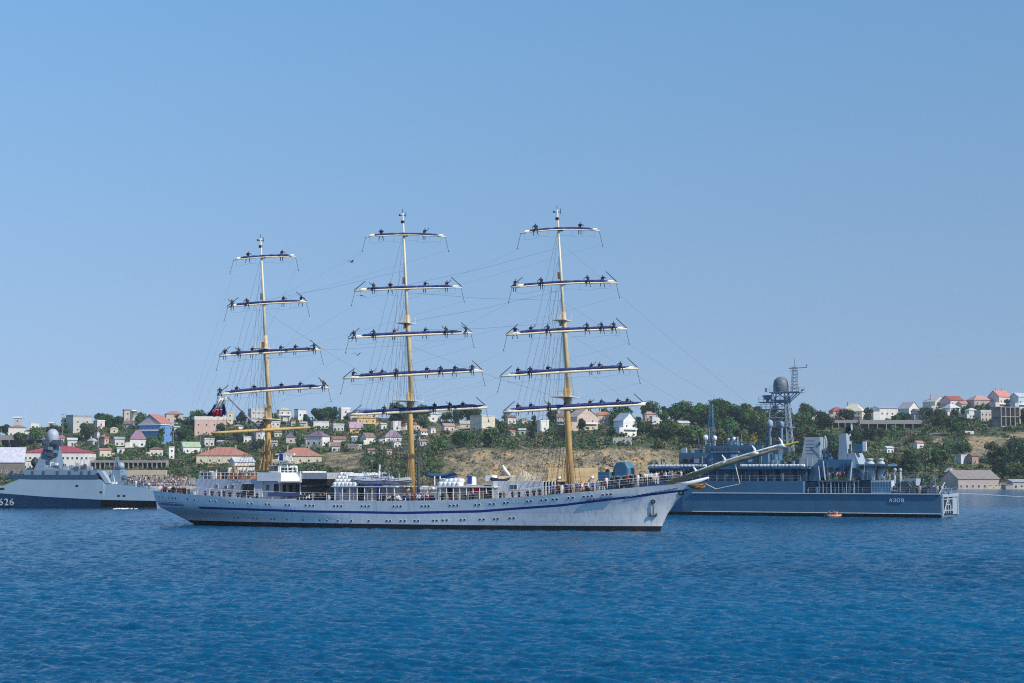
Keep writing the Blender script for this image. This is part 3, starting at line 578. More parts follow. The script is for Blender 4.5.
def trunk_mesh(kind, seed):
    rg = random.Random(seed); mb = MB(); z = {'round': 4.6, 'tall': 6, 'wide': 4.2, 'bush': .9}[kind]
    mb.tube([(0, 0, -1), (.1, 0, z * .5), (.0, .1, z)], [.28, .2, .08] if kind != 'bush' else [.12, .1, .05], 6)
    for k in range(5):
        th = rg.uniform(0, 6.28); zz = z * rg.uniform(.45, .8); L = z * .35; mb.tube([(.05, 0, zz), (math.cos(th) * L, math.sin(th) * L, zz + L * .8)], [.1, .03], 5)
    me = mb.build("trunk", bark).data; bpy.data.objects.remove([o for o in COL.objects if o.data == me][0]); return me
KINDS = {}
for kind in ('round', 'tall', 'wide', 'bush'):
    KINDS[kind] = [{c: crown_mesh(kind, 11 * i + hash(kind) % 1 + len(kind) * 100, leaf[c]) for c in ('dark', 'mid', 'olive')} for i in range(3)]
TRK = {k: trunk_mesh(k, len(k)) for k in KINDS}
def zone(px): return ("on the left slope below the mizzen mast" if px < 235 else "on the slope between mizzen and main masts" if px < 410 else "on the bluff between main and fore masts" if px < 570 else "in the grove above the landing ship" if px < 830 else "on the slope under the ridge houses")
LAB = {'round': "bushy round crowned tree", 'tall': "slim upright cypress like tree", 'wide': "broad spreading tree", 'bush': "low rounded bush"}
COLR = {'dark': "dark green", 'mid': "mid green", 'olive': "olive green"}
def tree(px, p, kind, colr, sc, label=None, mesh=None):
    o = empty("tree" if kind != 'bush' else "bush", p, random.uniform(0, 6.28)); o.scale = (sc * random.uniform(.88, 1.15), sc * random.uniform(.88, 1.15), sc * random.uniform(.9, 1.12))
    if label: tag(o, label, "tree" if kind != 'bush' else "bush")
    else: tag(o, "%s %s %s" % (COLR[colr], LAB[kind], zone(px)), "tree" if kind != 'bush' else "bush", "%s %s %s" % (COLR[colr], {'round': "round trees", 'tall': "cypresses", 'wide': "spreading trees", 'bush': "bushes"}[kind], zone(px)))
    link("crown", mesh or random.choice(KINDS[kind])[colr], o); link("trunk", TRK[kind], o); return o
rt = random.Random(21); NT = 0; tries = 0
TOP = [(0, 430), (40, 421), (60, 424), (100, 418), (170, 417), (230, 415), (300, 411), (380, 411), (440, 412), (500, 414), (560, 412), (620, 411), (650, 413), (690, 404), (740, 405), (770, 412), (830, 413), (870, 414), (900, 416), (940, 404), (1024, 402)]
DENS = lambda px, py: 1.0
placed = []
def blocked(px, yb, hw, ht, Y):
    for x0, x1, yr, yw, hy in HOUSES:
        if Y > hy + 1: continue
        ox = min(px + hw, x1) - max(px - hw, x0); oy = min(yb, yw) - max(yb - ht, yr)
        if ox > 0 and oy > 0 and ox * oy > 0.24 * (x1 - x0) * (yw - yr) and oy > .36 * (yw - yr): return True
    return False
while NT < 244 and tries < 20000:
    tries += 1
    px = rt.uniform(-12, 1036); top = interp(TOP, px); low = interp([(0, 462), (100, 458), (200, 458), (300, 464), (360, 470), (430, 466), (470, 452), (560, 446), (600, 443), (680, 444), (720, 456), (800, 462), (870, 474), (940, 480), (1024, 486)], px)
    py = rt.uniform(top + 6, low) if rt.random() < .8 else rt.uniform(top + 6, top + 14)
    p = hill(px, py)
    d = dryness(px, py)
    if rt.random() < d * .93: continue
    if px < 180 and rt.random() < .15: continue
    grove = 660 < px < 830 or 860 < px < 960
    kind = rt.choices(['round', 'wide', 'tall', 'bush'], [5, 3, 1.0 if px < 420 else .5, 2])[0]; colr = rt.choices(['dark', 'mid', 'olive'], [5, 4, 1.2 if px < 700 else 2])[0]
    sc = rt.uniform(1.1, 1.9) * (1.1 if grove else 1.0); hm = {'round': 7.8, 'tall': 10, 'wide': 7, 'bush': 2.4}[kind] * sc; hw = {'round': 3.4, 'tall': 1.8, 'wide': 4.4, 'bush': 2.4}[kind] * sc; k = F / p.y
    if py - hm * k < top - 6.5:
        if rt.random() < .75: continue
    if blocked(px, py, hw * k, hm * k, p.y): continue
    if any(abs(px - a) < (hw * k + b) * .22 and abs(py - c) < 2.0 for a, b, c in placed): continue
    placed.append((px, hw * k, py)); tree(px, p - V((0, 0, .4)), kind, colr, sc); NT += 1
for px, py, kind, c, sc in ((905, 424, 'wide', 'dark', 1.2), (926, 419, 'round', 'dark', 1.3), (940, 423, 'wide', 'mid', 1.3), (955, 421, 'round', 'dark', 1.2), (967, 418, 'wide', 'dark', 1.3), (978, 415, 'round', 'mid', 1.0), (987, 417, 'round', 'dark', 1.1), (868, 424, 'round', 'dark', 1.5), (846, 423, 'wide', 'dark', 1.5), (20, 447, 'wide', 'dark', 1.3), (52, 440, 'round', 'dark', 1.5), (88, 441, 'wide', 'mid', 1.3), (113, 428, 'wide', 'dark', 1.3), (152, 453, 'wide', 'mid', 1.5), (184, 441, 'wide', 'dark', 1.4), (238, 441, 'round', 'dark', 1.3), (258, 451, 'wide', 'dark', 1.2), (300, 450, 'round', 'mid', 1.2), (108, 420, 'wide', 'dark', 1.2), (140, 419, 'round', 'dark', 1.2), (178, 419, 'round', 'dark', 1.1), (240, 417, 'round', 'dark', 1.2), (270, 418, 'round', 'dark', 1.1), (318, 419, 'wide', 'dark', 1.3), (330, 420, 'wide', 'mid', 1.2), (6, 433, 'wide', 'dark', 1.1)):
    tree(px, hill(px, py), kind, c, sc)
rg_ = random.Random(41)
for i in range(27):
    px = 662 + 168 * (i + .5) / 27 + rg_.uniform(-3, 3); py = rg_.choice((424, 431, 439, 446)) + rg_.uniform(-2, 2); tree(px, hill(px, py), rg_.choice(('wide', 'round', 'wide')), rg_.choice(('dark', 'dark', 'mid')), rg_.uniform(1.5, 2.1))

tree(753, hill(753, 452), 'round', 'mid', 1.35, "bright yellow green tree standing out of the dark grove", crown_mesh('round', 77, leaf['yellow']))
tree(907, hill(907, 470), 'bush', 'mid', 1.6, "small yellow leaved tree above the landing ship's stern", crown_mesh('bush', 78, leaf['yellow']))
tree(659, hill(659, 448), 'bush', 'mid', 1.9, "yellowish bush at the edge of the dry bluff", crown_mesh('bush', 79, leaf['olive']))

# ground shrubs nobody could count
def shrubs():
    mb = MB(); rg = random.Random(5); c = 0
    while c < 5000:
        px = rg.uniform(-10, 1034); top = interp(TOP, px); py = rg.uniform(top + 8, 486); d = dryness(px, py)
        if rg.random() < d * .50: continue
        p = hill(px, py)
        if p.y < 940: continue
        if any(x0 - 1 < px < x1 + 1 and yr < py - 1 and py < yb + 2 and p.y < Y for x0, x1, yr, yb, Y in HOUSES): continue
        c += 1; r = (rg.uniform(1.6, 4.2) if d < .4 else rg.uniform(.6, 1.9))
        for k in range(30 if d < .4 else 14):
            dd = V((rg.gauss(0, 1), rg.gauss(0, 1), abs(rg.gauss(0, .8)))).normalized(); q = p + V((dd.x * r, dd.y * r, dd.z * r * .8 + .1)); s = rg.uniform(.3, .6) * (.6 + .25 * r)
            n = (dd + V((rg.gauss(0, .5), rg.gauss(0, .5), rg.gauss(0, .5)))).normalized(); a = n.orthogonal().normalized(); b = n.cross(a)
            mb.quad(q - a * s, q - b * s, q + a * s, q + b * s, 0 if d < .4 and (c % 3) else 1)
    o = mb.build("ground_shrubs", [leaf['mid'], mat("scrub", (.15, .135, .075), .95, var=.4, scale=.08)]); tag(o, "low scrub covering the hillside between trees and houses", "scrub", kind='stuff')
shrubs()

# ------------------------------------------------------------------ people
def skin_mesh(name, J, E, root, colours, split):
    me = bpy.data.meshes.new(name); names = list(J); idx = {k: i for i, k in enumerate(names)}
    me.from_pydata([J[k][0] for k in names], [(idx[a], idx[b]) for a, b in E], [])
    o = bpy.data.objects.new(name, me); COL.objects.link(o)
    bm = bmesh.new(); bm.from_mesh(me); ly = bm.verts.layers.skin.verify(); bm.verts.ensure_lookup_table()
    for k in names:
        r = J[k][1]; bm.verts[idx[k]][ly].radius = (r if isinstance(r, tuple) else (r, r)); bm.verts[idx[k]][ly].use_root = k == root
    bm.to_mesh(me); bm.free()
    o.modifiers.new("s", 'SKIN').use_smooth_shade = True; sb = o.modifiers.new("d", 'SUBSURF'); sb.levels = sb.render_levels = 1
    dg = bpy.context.evaluated_depsgraph_get(); out = bpy.data.meshes.new_from_object(o.evaluated_get(dg)); bpy.data.objects.remove(o)
    out.materials.clear()
    for c in colours: out.materials.append(c)
    for p in out.polygons: p.material_index = split(p.center)
    return out
def body(pose, top, legs):
    hd = V((0, 0, 1.62))
    J = {'pel': ((0, 0, .95), (.16, .11)), 'spi': ((0, 0, 1.18), (.15, .10)), 'che': ((0, 0, 1.40), (.17, .11)), 'nec': ((0, 0, 1.52), .055), 'hea': ((0, -.01, 1.60), (.078, .09)), 'cro': ((0, 0, 1.71), (.075, .085))}
    for s, n in ((-1, 'r'), (1, 'l')):
        J['hip' + n] = ((s * .10, 0, .90), .09); J['kne' + n] = ((s * .11, -.02, .48), .06); J['ank' + n] = ((s * .12, .02, .09), .042); J['toe' + n] = ((s * .13, -.15, .04), .04)
        J['sho' + n] = ((s * .19, 0, 1.42), .06); J['elb' + n] = ((s * .25, .03, 1.14), .042); J['wri' + n] = ((s * .24, -.06, .90), .03); J['han' + n] = ((s * .24, -.09, .80), .032)
    if pose == 'wave': J['elbr'] = ((-.36, -.02, 1.55), .042); J['wrir'] = ((-.30, -.05, 1.80), .03); J['hanr'] = ((-.28, -.06, 1.90), .032)
    if pose == 'rail': J['elbl'] = ((.24, -.18, 1.16), .042); J['wril'] = ((.18, -.40, 1.06), .03); J['hanl'] = ((.16, -.48, 1.06), .032); J['elbr'] = ((-.24, -.18, 1.16), .042); J['wrir'] = ((-.18, -.40, 1.06), .03); J['hanr'] = ((-.16, -.48, 1.06), .032)
    if pose == 'walk': J['kner'] = ((-.11, -.2, .52), .06); J['ankr'] = ((-.12, -.16, .12), .042); J['toer'] = ((-.12, -.32, .05), .04); J['kne' + 'l'] = ((.11, .06, .48), .06); J['ankl'] = ((.12, .26, .12), .042); J['toel'] = ((.12, .12, .04), .04)
    if pose.startswith('aloft'):     # bent over the yard: the yard runs through (0,0,0), feet on the footrope behind it
        J['pel'] = ((0, .38, -.04), (.17, .13)); J['spi'] = ((0, .32, .18), (.16, .12)); J['che'] = ((0, .20, .42), (.19, .13)); J['nec'] = ((0, .13, .55), .06); J['hea'] = ((0, .09, .64), (.09, .10)); J['cro'] = ((0, .06, .75), (.085, .095)); hd = V((0, .08, .66))
        k = .3 if pose == 'aloft_wide' else .14
        for s, n in ((-1, 'r'), (1, 'l')):
            J['hip' + n] = ((s * .11, .38, -.06), .09); J['kne' + n] = ((s * (.08 + k * .5), .34, -.47), .06); J['ank' + n] = ((s * k, .40, -.86), .042); J['toe' + n] = ((s * (k + .02), .26, -.92), .04)
            J['sho' + n] = ((s * .20, .17, .44), .065); J['elb' + n] = ((s * .34, -.16, .28), .042); J['wri' + n] = ((s * .30, -.32, .12), .03); J['han' + n] = ((s * .26, -.36, .02), .032)
        if pose == 'aloft_up': J['elbl'] = ((.42, .02, .60), .042); J['wril'] = ((.48, -.02, .84), .03); J['hanl'] = ((.48, -.04, .93), .032)
    E = [('pel', 'spi'), ('spi', 'che'), ('che', 'nec'), ('nec', 'hea'), ('hea', 'cro')]
    for n in 'rl': E += [('pel', 'hip' + n), ('hip' + n, 'kne' + n), ('kne' + n, 'ank' + n), ('ank' + n, 'toe' + n), ('che', 'sho' + n), ('sho' + n, 'elb' + n), ('elb' + n, 'wri' + n), ('wri' + n, 'han' + n)]
    pz = J['pel'][0][2]; hands = [V(J['hanr'][0]), V(J['hanl'][0])]
    def split(c):
        if (c - hd).length < .15: return 3 if c.z > hd.z + .03 or c.y > hd.y + .05 else 2
        if any((c - h).length < .09 for h in hands): return 2
        return 0 if c.z > pz + .03 else 1
    return skin_mesh("person", J, E, 'pel', [top, legs, skin, hair], split)
ALOFT = [body('aloft', cl_navy, cl_navy), body('aloft_wide', cl_navy, cl_dark), body('aloft_up', cl_dark, cl_navy)]
STAND = {'white': [body('rail', cl_white, cl_navy), body('stand', cl_white, cl_white)], 'dark': [body('rail', cl_navy, cl_navy), body('stand', cl_dark, cl_dark)], 'red': [body('walk', cl_red, cl_dark)], 'tan': [body('stand', cl_tan, cl_tan)], 'blue': [body('wave', cl_lil, cl_dark), body('rail', cl_lil, cl_navy)]}
CLOTH = {'white': "in a white shirt", 'dark': "in dark clothes", 'red': "in a red top", 'tan': "in tan clothes", 'blue': "in a blue top"}
ORD = ["first", "second", "third", "fourth", "fifth", "sixth", "seventh", "eighth", "ninth", "tenth", "eleventh", "twelfth", "thirteenth", "fourteenth", "fifteenth", "sixteenth", "seventeenth", "eighteenth", "nineteenth", "twentieth"]
rp = random.Random(3)
def person(loc, rz, cl, label, group, sc=1.0):
    o = link("person", rp.choice(STAND[cl]), None, loc, (0, 0, rz)); o.scale = (sc, sc, sc * rp.uniform(.94, 1.04)); return tag(o, label, "person", group)
# ------------------------------------------------------------------ the tall ship
Pb, Ps = ground(660, 531.2), ground(195, 524.6)
T = Frame((Pb + Ps) / 2, Pb - Ps, -1)
ship = empty("sailing_ship", T.O, T.rz)
tag(ship, "white three masted sailing ship with blue stripe and sails furled on its yards", "sailing ship")
STN = [(p.z, p.x) for p in (T.L(*q) for q in ((195, 524.8), (182, 517.5), (170, 512), (159, 506.8), (157, 503), (155, 498), (153, 490)))]
STM = [(p.z, p.x) for p in (T.L(*q) for q in ((660, 531.4), (664, 521), (669, 511), (677, 500.5), (686, 491.5), (693, 486), (698, 482)))]
STN.insert(0, (-2, STN[0][1] + 3)); STM.insert(0, (-2, STM[0][1] - 1))
SH = [(T.L(px, py, d).x, T.L(px, py, d).z) for px, py, d in ((153, 490.2, 0), (170, 492, 4), (190, 494, 5), (240, 497.5, 6.3), (300, 500, 6.7), (380, 501, 6.8), (460, 500, 6.8), (520, 497, 6.5), (570, 492, 5.8), (605, 488.7, 5), (640, 485.2, 3.2), (670, 483, 1.5), (698, 481, 0))]
ST = [(T.L(px, py, d).x, T.L(px, py, d).z) for px, py, d in ((197, 507.5, 5), (250, 509.5, 6.4), (300, 511.3, 6.7), (400, 513, 6.8), (480, 511.5, 6.8), (560, 505.5, 6), (620, 497.5, 4), (684, 488.5, .6), (700, 486, 0))]
XSTR = ST[0][0]; BEAM = 6.9
def half(s, z):
    t = clamp(z / 5.2); fb = max(0, (s - .56) / .44); fs = max(0, (.44 - s) / .44)
    return BEAM * (1 - fb ** (1.75 + 1.35 * t)) * (1 - fs ** (1.9 + 3.6 * sm(.25, .75, t))) ** .8 * (.93 + .07 * t)
def hull_mesh():
    N = 72; rows = []; cols = []
    for i in range(N + 1):
        s = .5 - .5 * math.cos(math.pi * (i / N)); s = .5 * s + .5 * i / N
        zz = None; xm = interp(STN, 4) + (interp(STM, 4) - interp(STN, 4)) * s
        sheer = interp(SH, xm); st = interp(ST, xm); zs = [-2, -1, 0, .72, .72 + (st - .9) * .35, .55 + (st - .9) * .7, st - .18, st + .18, st + (sheer - st) * .5, sheer]
        cols.append((s, [(interp(STN, z) + (interp(STM, z) - interp(STN, z)) * s, half(s, z) if 0 < i < N else 0.0, z) for z in zs]))
    mb = MB()
    def rm(a, b):
        x = cols[a][1][6][0]
        if b <= 2: return 1
        if b == 6 and x > XSTR: return 2
        return 0
    for sg in (-1, 1): mb.grid([[(x, sg * y, z) for x, y, z in c[1]] for c in cols], rowmat=rm)
    mb.grid([[(c[1][8][0], -c[1][8][1] + .02, c[1][8][2] + .2), (c[1][8][0], c[1][8][1] - .02, c[1][8][2] + .2)] for c in cols], 3)
    return mb
hm_ = hull_mesh(); hull = hm_.build("hull", [hullw, boot, hullb, wood], ship, True)
hb = BVHTree.FromPolygons([tuple(v.co) for v in hull.data.vertices], [tuple(p.vertices) for p in hull.data.polygons])
def onhull(fr, bvh, px, py):
    o = fr.dir(CAM - fr.O); d = fr.dir(ray(px, py)).normalized(); h = bvh.ray_cast(o, d); return (h[0], h[1] if h[1].dot(d) < 0 else -h[1]) if h[0] else (None, None)
def disc_mesh(name, r, ms):
    mb = MB(); mb.lathe((0, 0, 0), [(r * 1.35, -.03), (r * 1.35, .03), (r, .035)], 10, 0); mb.lathe((0, 0, 0), [(r, .03), (.001, .03)], 10, 1)
    o = mb.build(name, ms); me = o.data; bpy.data.objects.remove(o); return me
PORT = disc_mesh("porthole", .15, [hullw, dark])
def portholes(fr, bvh, parent, pts, me):
    for px, py in pts:
        p, n = onhull(fr, bvh, px, py)
        if p is None: continue
        o = link("porthole", me, parent, p); o.rotation_euler = n.to_track_quat('Z', 'Y').to_euler()
portholes(T, hb, hull, [(159, 496.7), (162.6, 497), (169, 497.8), (172.4, 498), (175.5, 498.2), (187.5, 499), (194.5, 499.6), (210, 501), (216, 501.5), (230, 502.4), (233.4, 502.6), (248, 503.4), (252, 503.6), (266, 504), (269.4, 504.2), (286, 504.8), (289.4, 505), (306, 505.2), (310, 505.4), (313.6, 505.5), (334.5, 505.8), (338, 505.8), (341.5, 505.9), (362, 506), (365.6, 506), (369.2, 506), (394, 506.2), (397.5, 506.2), (401, 506.2), (422, 506), (425.6, 506), (429, 506), (450, 505.5), (454, 505.4), (457.6, 505.2), (475.5, 504.8), (479.4, 504.6), (490, 504), (494, 503.8), (504.4, 502.8), (508, 502.5), (527.4, 501.3), (531, 501), (541.6, 500.2), (546, 499.8), (553, 499.3), (557, 499), (568.6, 497.8), (573, 497.4), (584, 496.6), (588, 496.2), (592, 495.8), (603, 494.8), (607, 494.4), (611, 494),
  (234, 517.5), (238, 517.7), (253, 518.2), (257, 518.4), (271, 519), (274.4, 519), (287, 519.4), (303, 519.9), (320, 520.2), (327, 520.4), (338, 520.6), (351.5, 520.8), (369, 520.8), (387, 520.8), (390.4, 520.8), (401, 520.8), (405, 520.8), (415, 520.7), (418.4, 520.7), (433.4, 520.5), (437, 520.4), (443, 520.2), (447, 520), (461, 519.8), (464.6, 519.7), (480, 519.3), (484, 519.2), (494.4, 518.8), (498, 518.6), (510, 518.1), (514, 517.9)], PORT)
# scroll work along the counter and the bow, name on the bow
def hullline(fr, bvh, pts, off=.05):
    out = []
    for px, py in pts:
        p, n = onhull(fr, bvh, px, py)
        if p is not None: out.append(p + n * off)
    return out
mb = MB()
for k in range(9):
    a = 161 + k * 2.7; c = 503.6 + k * .2; q = hullline(T, hb, [(a + 1.3 * math.cos(t * .8), c + 1.0 * math.sin(t * 1.6)) for t in range(9)])
    if len(q) > 2: mb.tube(q, .035, 4)
q = hullline(T, hb, [(158 + i * 4, 501.2 + i * .35 + math.sin(i) * .5) for i in range(7)]); mb.tube(q, .03, 4)
mb.build("stern_scrollwork", mat("scroll blue", (.12, .18, .34), .5), ship)
mb = MB(); q = hullline(T, hb, [(626 + i * 1.5, 497.2 - i * .275 + .35 * math.sin(i * 2.1)) for i in range(36)]); mb.tube(q, .05, 4)
mb.build("bow_scrollwork", mat("scroll grey", (.12, .15, .24), .5), ship)
a, na = onhull(T, hb, 586.5, 501.8); b, nb = onhull(T, hb, 613, 499.2)
if a and b: lettering("ХЕРСОНЕС", .66, "name_lettering", mat("letter grey blue", (.06, .09, .20), .5), ship, a + (na + nb) * .05, b - a, (na + nb).cross(b - a), .05)
# rust streak hawse, anchor
p, n = onhull(T, hb, 653, 501.5)
if p:
    an = bpy.data.objects.new("anchor", None); n = n.normalized()
    mb = MB(); mb.lathe((0, 0, 0), [(.34, -.1), (.34, .06), (.22, .08), (.2, -.05)], 14); h = mb.build("hawse_pipe", black, ship, True, p); h.rotation_euler = n.to_track_quat('Z', 'Y').to_euler()
    q1, n1 = onhull(T, hb, 653.3, 515.5); q0 = p + n * .12; q1 = q1 + n1 * .14; lat = (q1 - q0).cross(n).normalized()
    mb = MB(); mb.tube([q0, q1], [.07, .09], 8); mb.tube([q1 - lat * .42, q1 + lat * .42], .11, 8)
    for s in (-1, 1): mb.tube([q1 + lat * s * .40, q1 + lat * s * .43 + (q0 - q1).normalized() * .45 + n * .06], [.21, .05], 6)
    mb.build("anchor", green, ship)
q, nq = onhull(T, hb, 681.3, 492.6)
if q: mb = MB(); mb.lathe((0, 0, 0), [(.42, -.05), (.42, .1), (.26, .13), (.24, -.05)], 12); h = mb.build("mooring_port", black, ship, True, q); h.rotation_euler = nq.to_track_quat('Z', 'Y').to_euler()
# figurehead under the bowsprit
f0 = T.L(691, 486.5); f1 = T.L(703.5, 487.5); mb = MB()
mb.tube([f0, (f0 + f1) / 2 + V((0, 0, -.1)), f1, f1 + V((.3, 0, .4))], [.26, .26, .24, .08], 8); mb.ball(f1 + V((.3, 0, .5)), .17, 10)
for s in (-1, 1): mb.tube([f0 + V((-.3, s * .5, .1)), f1 + V((-.6, s * .55, .3)), f1 + V((.1, s * .3, .5))], [.16, .16, .07], 6)
mb.build("figurehead", gold, ship, True)
f2 = T.L(692, 483); mb = MB(); mb.tube([T.L(676, 485.5), T.L(690, 483.5), T.L(709, 477.5)], [.5, .42, .12], 8); mb.build("trail_board", hullw, ship, True)

# deck height on the centre line; railings
def sheer(x): return interp(SH, x)
def rail(x0, x1, d_in=.15, h=1.1, name="railing", n=None):
    for sg in (-1, 1):
        mb = MB(); n_ = n or int((x1 - x0) / 2.3); P = []
        for i in range(n_ + 1):
            x = x0 + (x1 - x0) * i / n_; xm0, xm1 = interp(STN, 4), interp(STM, 4); y = sg * max(.05, half((x - xm0) / (xm1 - xm0), 5) - d_in); P.append(V((x, y, sheer(x)))); mb.tube([P[-1], P[-1] + V((0, 0, h))], .028, 4)
        for k in (.36, .68, 1.0): mb.tube([q + V((0, 0, h * k)) for q in P], .010 if k < 1 else .024, 4)
        mb.build(name, white, ship)
rail(T.L(158, 490).x, T.L(560, 490, 6).x)
rail(T.L(562, 490, 5.5).x, T.L(676, 483, 1).x)
# superstructure read off the photograph: name, x0, x1, top, bottom, near side, far side, material
def tb(name, x0, x1, yt, yb, d0, d1, m, par=ship, **k):
    mb = MB(); e = T.pbox(mb, x0, x1, yt, yb, d0, d1, **k); o = mb.build(name, m, par); return o, e
def shipwin(par, pts, d, w_=.34, h_=.5, fr=T, ms=None, nm="window", round_=False):
    for px, py in pts:
        p = fr.L(px, py, d); mb = MB(); n_ = fr.near
        mb.box(-w_ / 2 - .06, w_ / 2 + .06, 0, n_ * .05, -h_ / 2 - .06, h_ / 2 + .06, 0); mb.box(-w_ / 2, w_ / 2, n_ * .052, n_ * .08, -h_ / 2, h_ / 2, 1)
        mb.build(nm, ms or [white, glass], par, False, p)
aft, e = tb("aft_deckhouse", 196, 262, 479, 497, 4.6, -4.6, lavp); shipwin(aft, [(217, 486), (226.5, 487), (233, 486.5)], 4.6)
shipwin(aft, [(245.5, 490), (251, 490)], 4.6, 1.1, 1.9, ms=[hullw, dark], nm="door")
mb = MB(); 
for i in range(15):
    p = T.L(199 + i * 4.3, 479, 4.5); mb.tube([p, p + V((0, 0, 1))], .03, 4)
for k in (.5, 1.0): mb.tube([T.L(199, 479, 4.5) + V((0, 0, k)), T.L(259, 479, 4.5) + V((0, 0, k))], .025, 4)
mb.build("railing", white, aft)
tb("deck_locker", 200, 206.5, 471, 479, 2, -1, white)
lk = T.L(203.5, 473.5, 2.03); mb = MB(); mb.box(lk.x - .4, lk.x + .4, lk.y - .05, lk.y, lk.z - .3, lk.z + .3); mb.build("vent_grille", dark, ship)
mb = MB()
for i in range(9):
    p = T.L(233 + i * 2.8, 479, 3.5 - (i % 3) * 2); mb.box(p.x - .5, p.x + .5, p.y - .4, p.y + .4, p.z, p.z + .5 + .35 * (i % 2))
    mb.tube([p + V((.2, 0, .4)), p + V((.2, 0, 1.3))], .06, 5)
mb.build("winch_gear", rust, ship)
tb("boom_crutch", 232, 234, 467, 479, .6, -.6, cream)
mb = MB(); mb.tube([T.L(208, 466.5), T.L(270, 466.2)], [.10, .16], 8); mb.build("spanker_boom", cream, ship)
br, e = tb("bridge", 257, 281, 472.5, 481, 4.9, -3.2, hullw)
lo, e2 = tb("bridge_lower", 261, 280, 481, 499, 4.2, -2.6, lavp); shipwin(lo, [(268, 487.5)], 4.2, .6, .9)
shipwin(lo, [(276.5, 490)], 4.2, .9, 1.9, ms=[hullw, dark], nm="door")
x1 = e[1]; mb = MB()                                  # forward face of the bridge with its doors and stanchions
for k in range(4): mb.tube([(e2[1] + 3.6, -4.1 + k * 2.3, e2[2]), (e2[1] + 3.6, -4.1 + k * 2.3, e[2])], .10, 6)
mb.build("stanchion", white, br)
mb = MB(); mb.box(e2[1] + .01, e2[1] + 4, -4.9, 3.2, e[2] - .2, e[2] - .003); mb.box(e2[1] + 3.9, e2[1] + 4.02, -4.9, 3.2, e[2], e[3] + .2); mb.build("bridge_front", white, br)
for k in range(3): mb = MB(); mb.box(e2[1], e2[1] + .06, -3.4 + k * 2, -2.5 + k * 2, e2[2] + .3, e2[2] + 2.2); mb.build("door", dark, lo)
wh, e3 = tb("wheelhouse", 269, 280, 465.5, 472.5, 3.2, -2.2, white); shipwin(wh, [(271.5, 468.6), (276, 468.6)], 3.2, .75, .8)
for k in range(4): mb = MB(); mb.box(e3[1], e3[1] + .06, -2.9 + k * 1.25, -2.0 + k * 1.25, e3[3] - 1.15, e3[3] - .35); mb.build("window", glass, wh)
# white lattice radar mast on the wheelhouse, with a small blue pennant board
b0 = T.L(285, 466, 1.5); b1 = T.L(285, 455, 1.5); mb = MB()
for sx in (-.9, .9):
    for sy in (-.9, .9): mb.tube([(b0.x + sx * 1.5, b0.y + sy * 1.5, e[3]), (b1.x + sx * .7, b1.y + sy * .7, b1.z)], .07, 5)
for k in range(5):
    z = e[3] + (b1.z - e[3]) * (k + .5) / 5; q = 1.35 - .7 * (k + .5) / 5
    mb.tube([(b0.x - q, b0.y - q, z), (b0.x + q, b0.y - q, z), (b0.x + q, b0.y + q, z), (b0.x - q, b0.y + q, z), (b0.x - q, b0.y - q, z)], .05, 4)
mb.box(b0.x - 1.6, b0.x + 1.6, b0.y - 1.2, b0.y + 1.2, e[3] + 1.6, e[3] + 1.75); mb.box(b0.x - 1.7, b0.x + 1.7, b0.y - .2, b0.y + .2, b1.z, b1.z + .25)
mb.build("radar_mast", white, ship)
mb = MB(); mb.box(b0.x - .3, b0.x + .35, b0.y - 1.3, b0.y - 1.25, b1.z - .9, b1.z + .2); mb.build("signal_board", blue, ship)
tb("midship_awning", 300, 327, 472.6, 479, 4.6, -4, mat("awning grey", (.36, .37, .40), .8))
tb("covered_well", 301, 327, 479.3, 486, 4.4, -4, black)
tb("well_deckhouse", 300, 333, 486.3, 500, 3.0, -3.4, navyd)
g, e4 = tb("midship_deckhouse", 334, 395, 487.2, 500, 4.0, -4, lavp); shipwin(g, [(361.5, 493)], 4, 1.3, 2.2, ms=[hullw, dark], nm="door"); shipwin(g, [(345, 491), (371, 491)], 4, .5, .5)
mb = MB(); T.pbox(mb, 331, 396, 486.2, 487.1, 6.2, -6); mb.build("boat_deck", hullw, ship)
for i in range(9): mb = MB(); p = T.L(335 + i * 7.4, 487.1, 6.1); mb.tube([p, (p.x, p.y, sheer(p.x))], .07, 6); mb.build("stanchion", white, ship)
# mid-forward house with its boat deck
h2, e5 = tb("galley_deckhouse", 437, 494, 487.5, 500, 3.4, -4, mat("house cream", (.60, .56, .50), .5)); shipwin(h2, [(450, 492), (487.6, 491.5)], 3.4, 1.2, 1.9, ms=[hullw, dark], nm="door")
mb = MB(); p = T.L(476, 489.5, 3.45); mb.box(p.x - 1.0, p.x + 1.0, p.y - .08, p.y, p.z - .4, p.z + .4); mb.build("fire_locker", red, ship)
mb = MB(); T.pbox(mb, 434, 494, 486.3, 487.4, 5.9, -6); mb.build("boat_deck", white, ship)
for i in range(9): mb = MB(); p = T.L(440 + i * 6.6, 487.4, 5.8); mb.tube([p, (p.x, p.y, sheer(p.x))], .07, 6); mb.build("stanchion", white, ship)
tb("deck_box", 485.5, 492, 475.3, 481, 1.5, -.5, white); tb("signal_locker", 467.5, 472.5, 476.5, 485, 2.6, 1.2, white)
mb = MB(); p = T.L(469.6, 480.5, 2.64); mb.box(p.x - .35, p.x + .35, p.y - .04, p.y, p.z - .5, p.z + .7); mb.build("signal_board", blue, ship)
fh, e6 = tb("forward_deckhouse", 493, 543, 481, 499, 4.4, -4.4, hullw); shipwin(fh, [(512, 487), (515.6, 487)], 4.4, .45, .62)
tb("forward_breakwater", 544, 551, 481.5, 488, 4.2, -4.2, black)
for i in range(5): mb = MB(); p = T.L(543 + i * 3, 481, 4.2); mb.tube([p, (p.x, p.y, sheer(p.x))], .09, 6); mb.build("stanchion", white, ship)
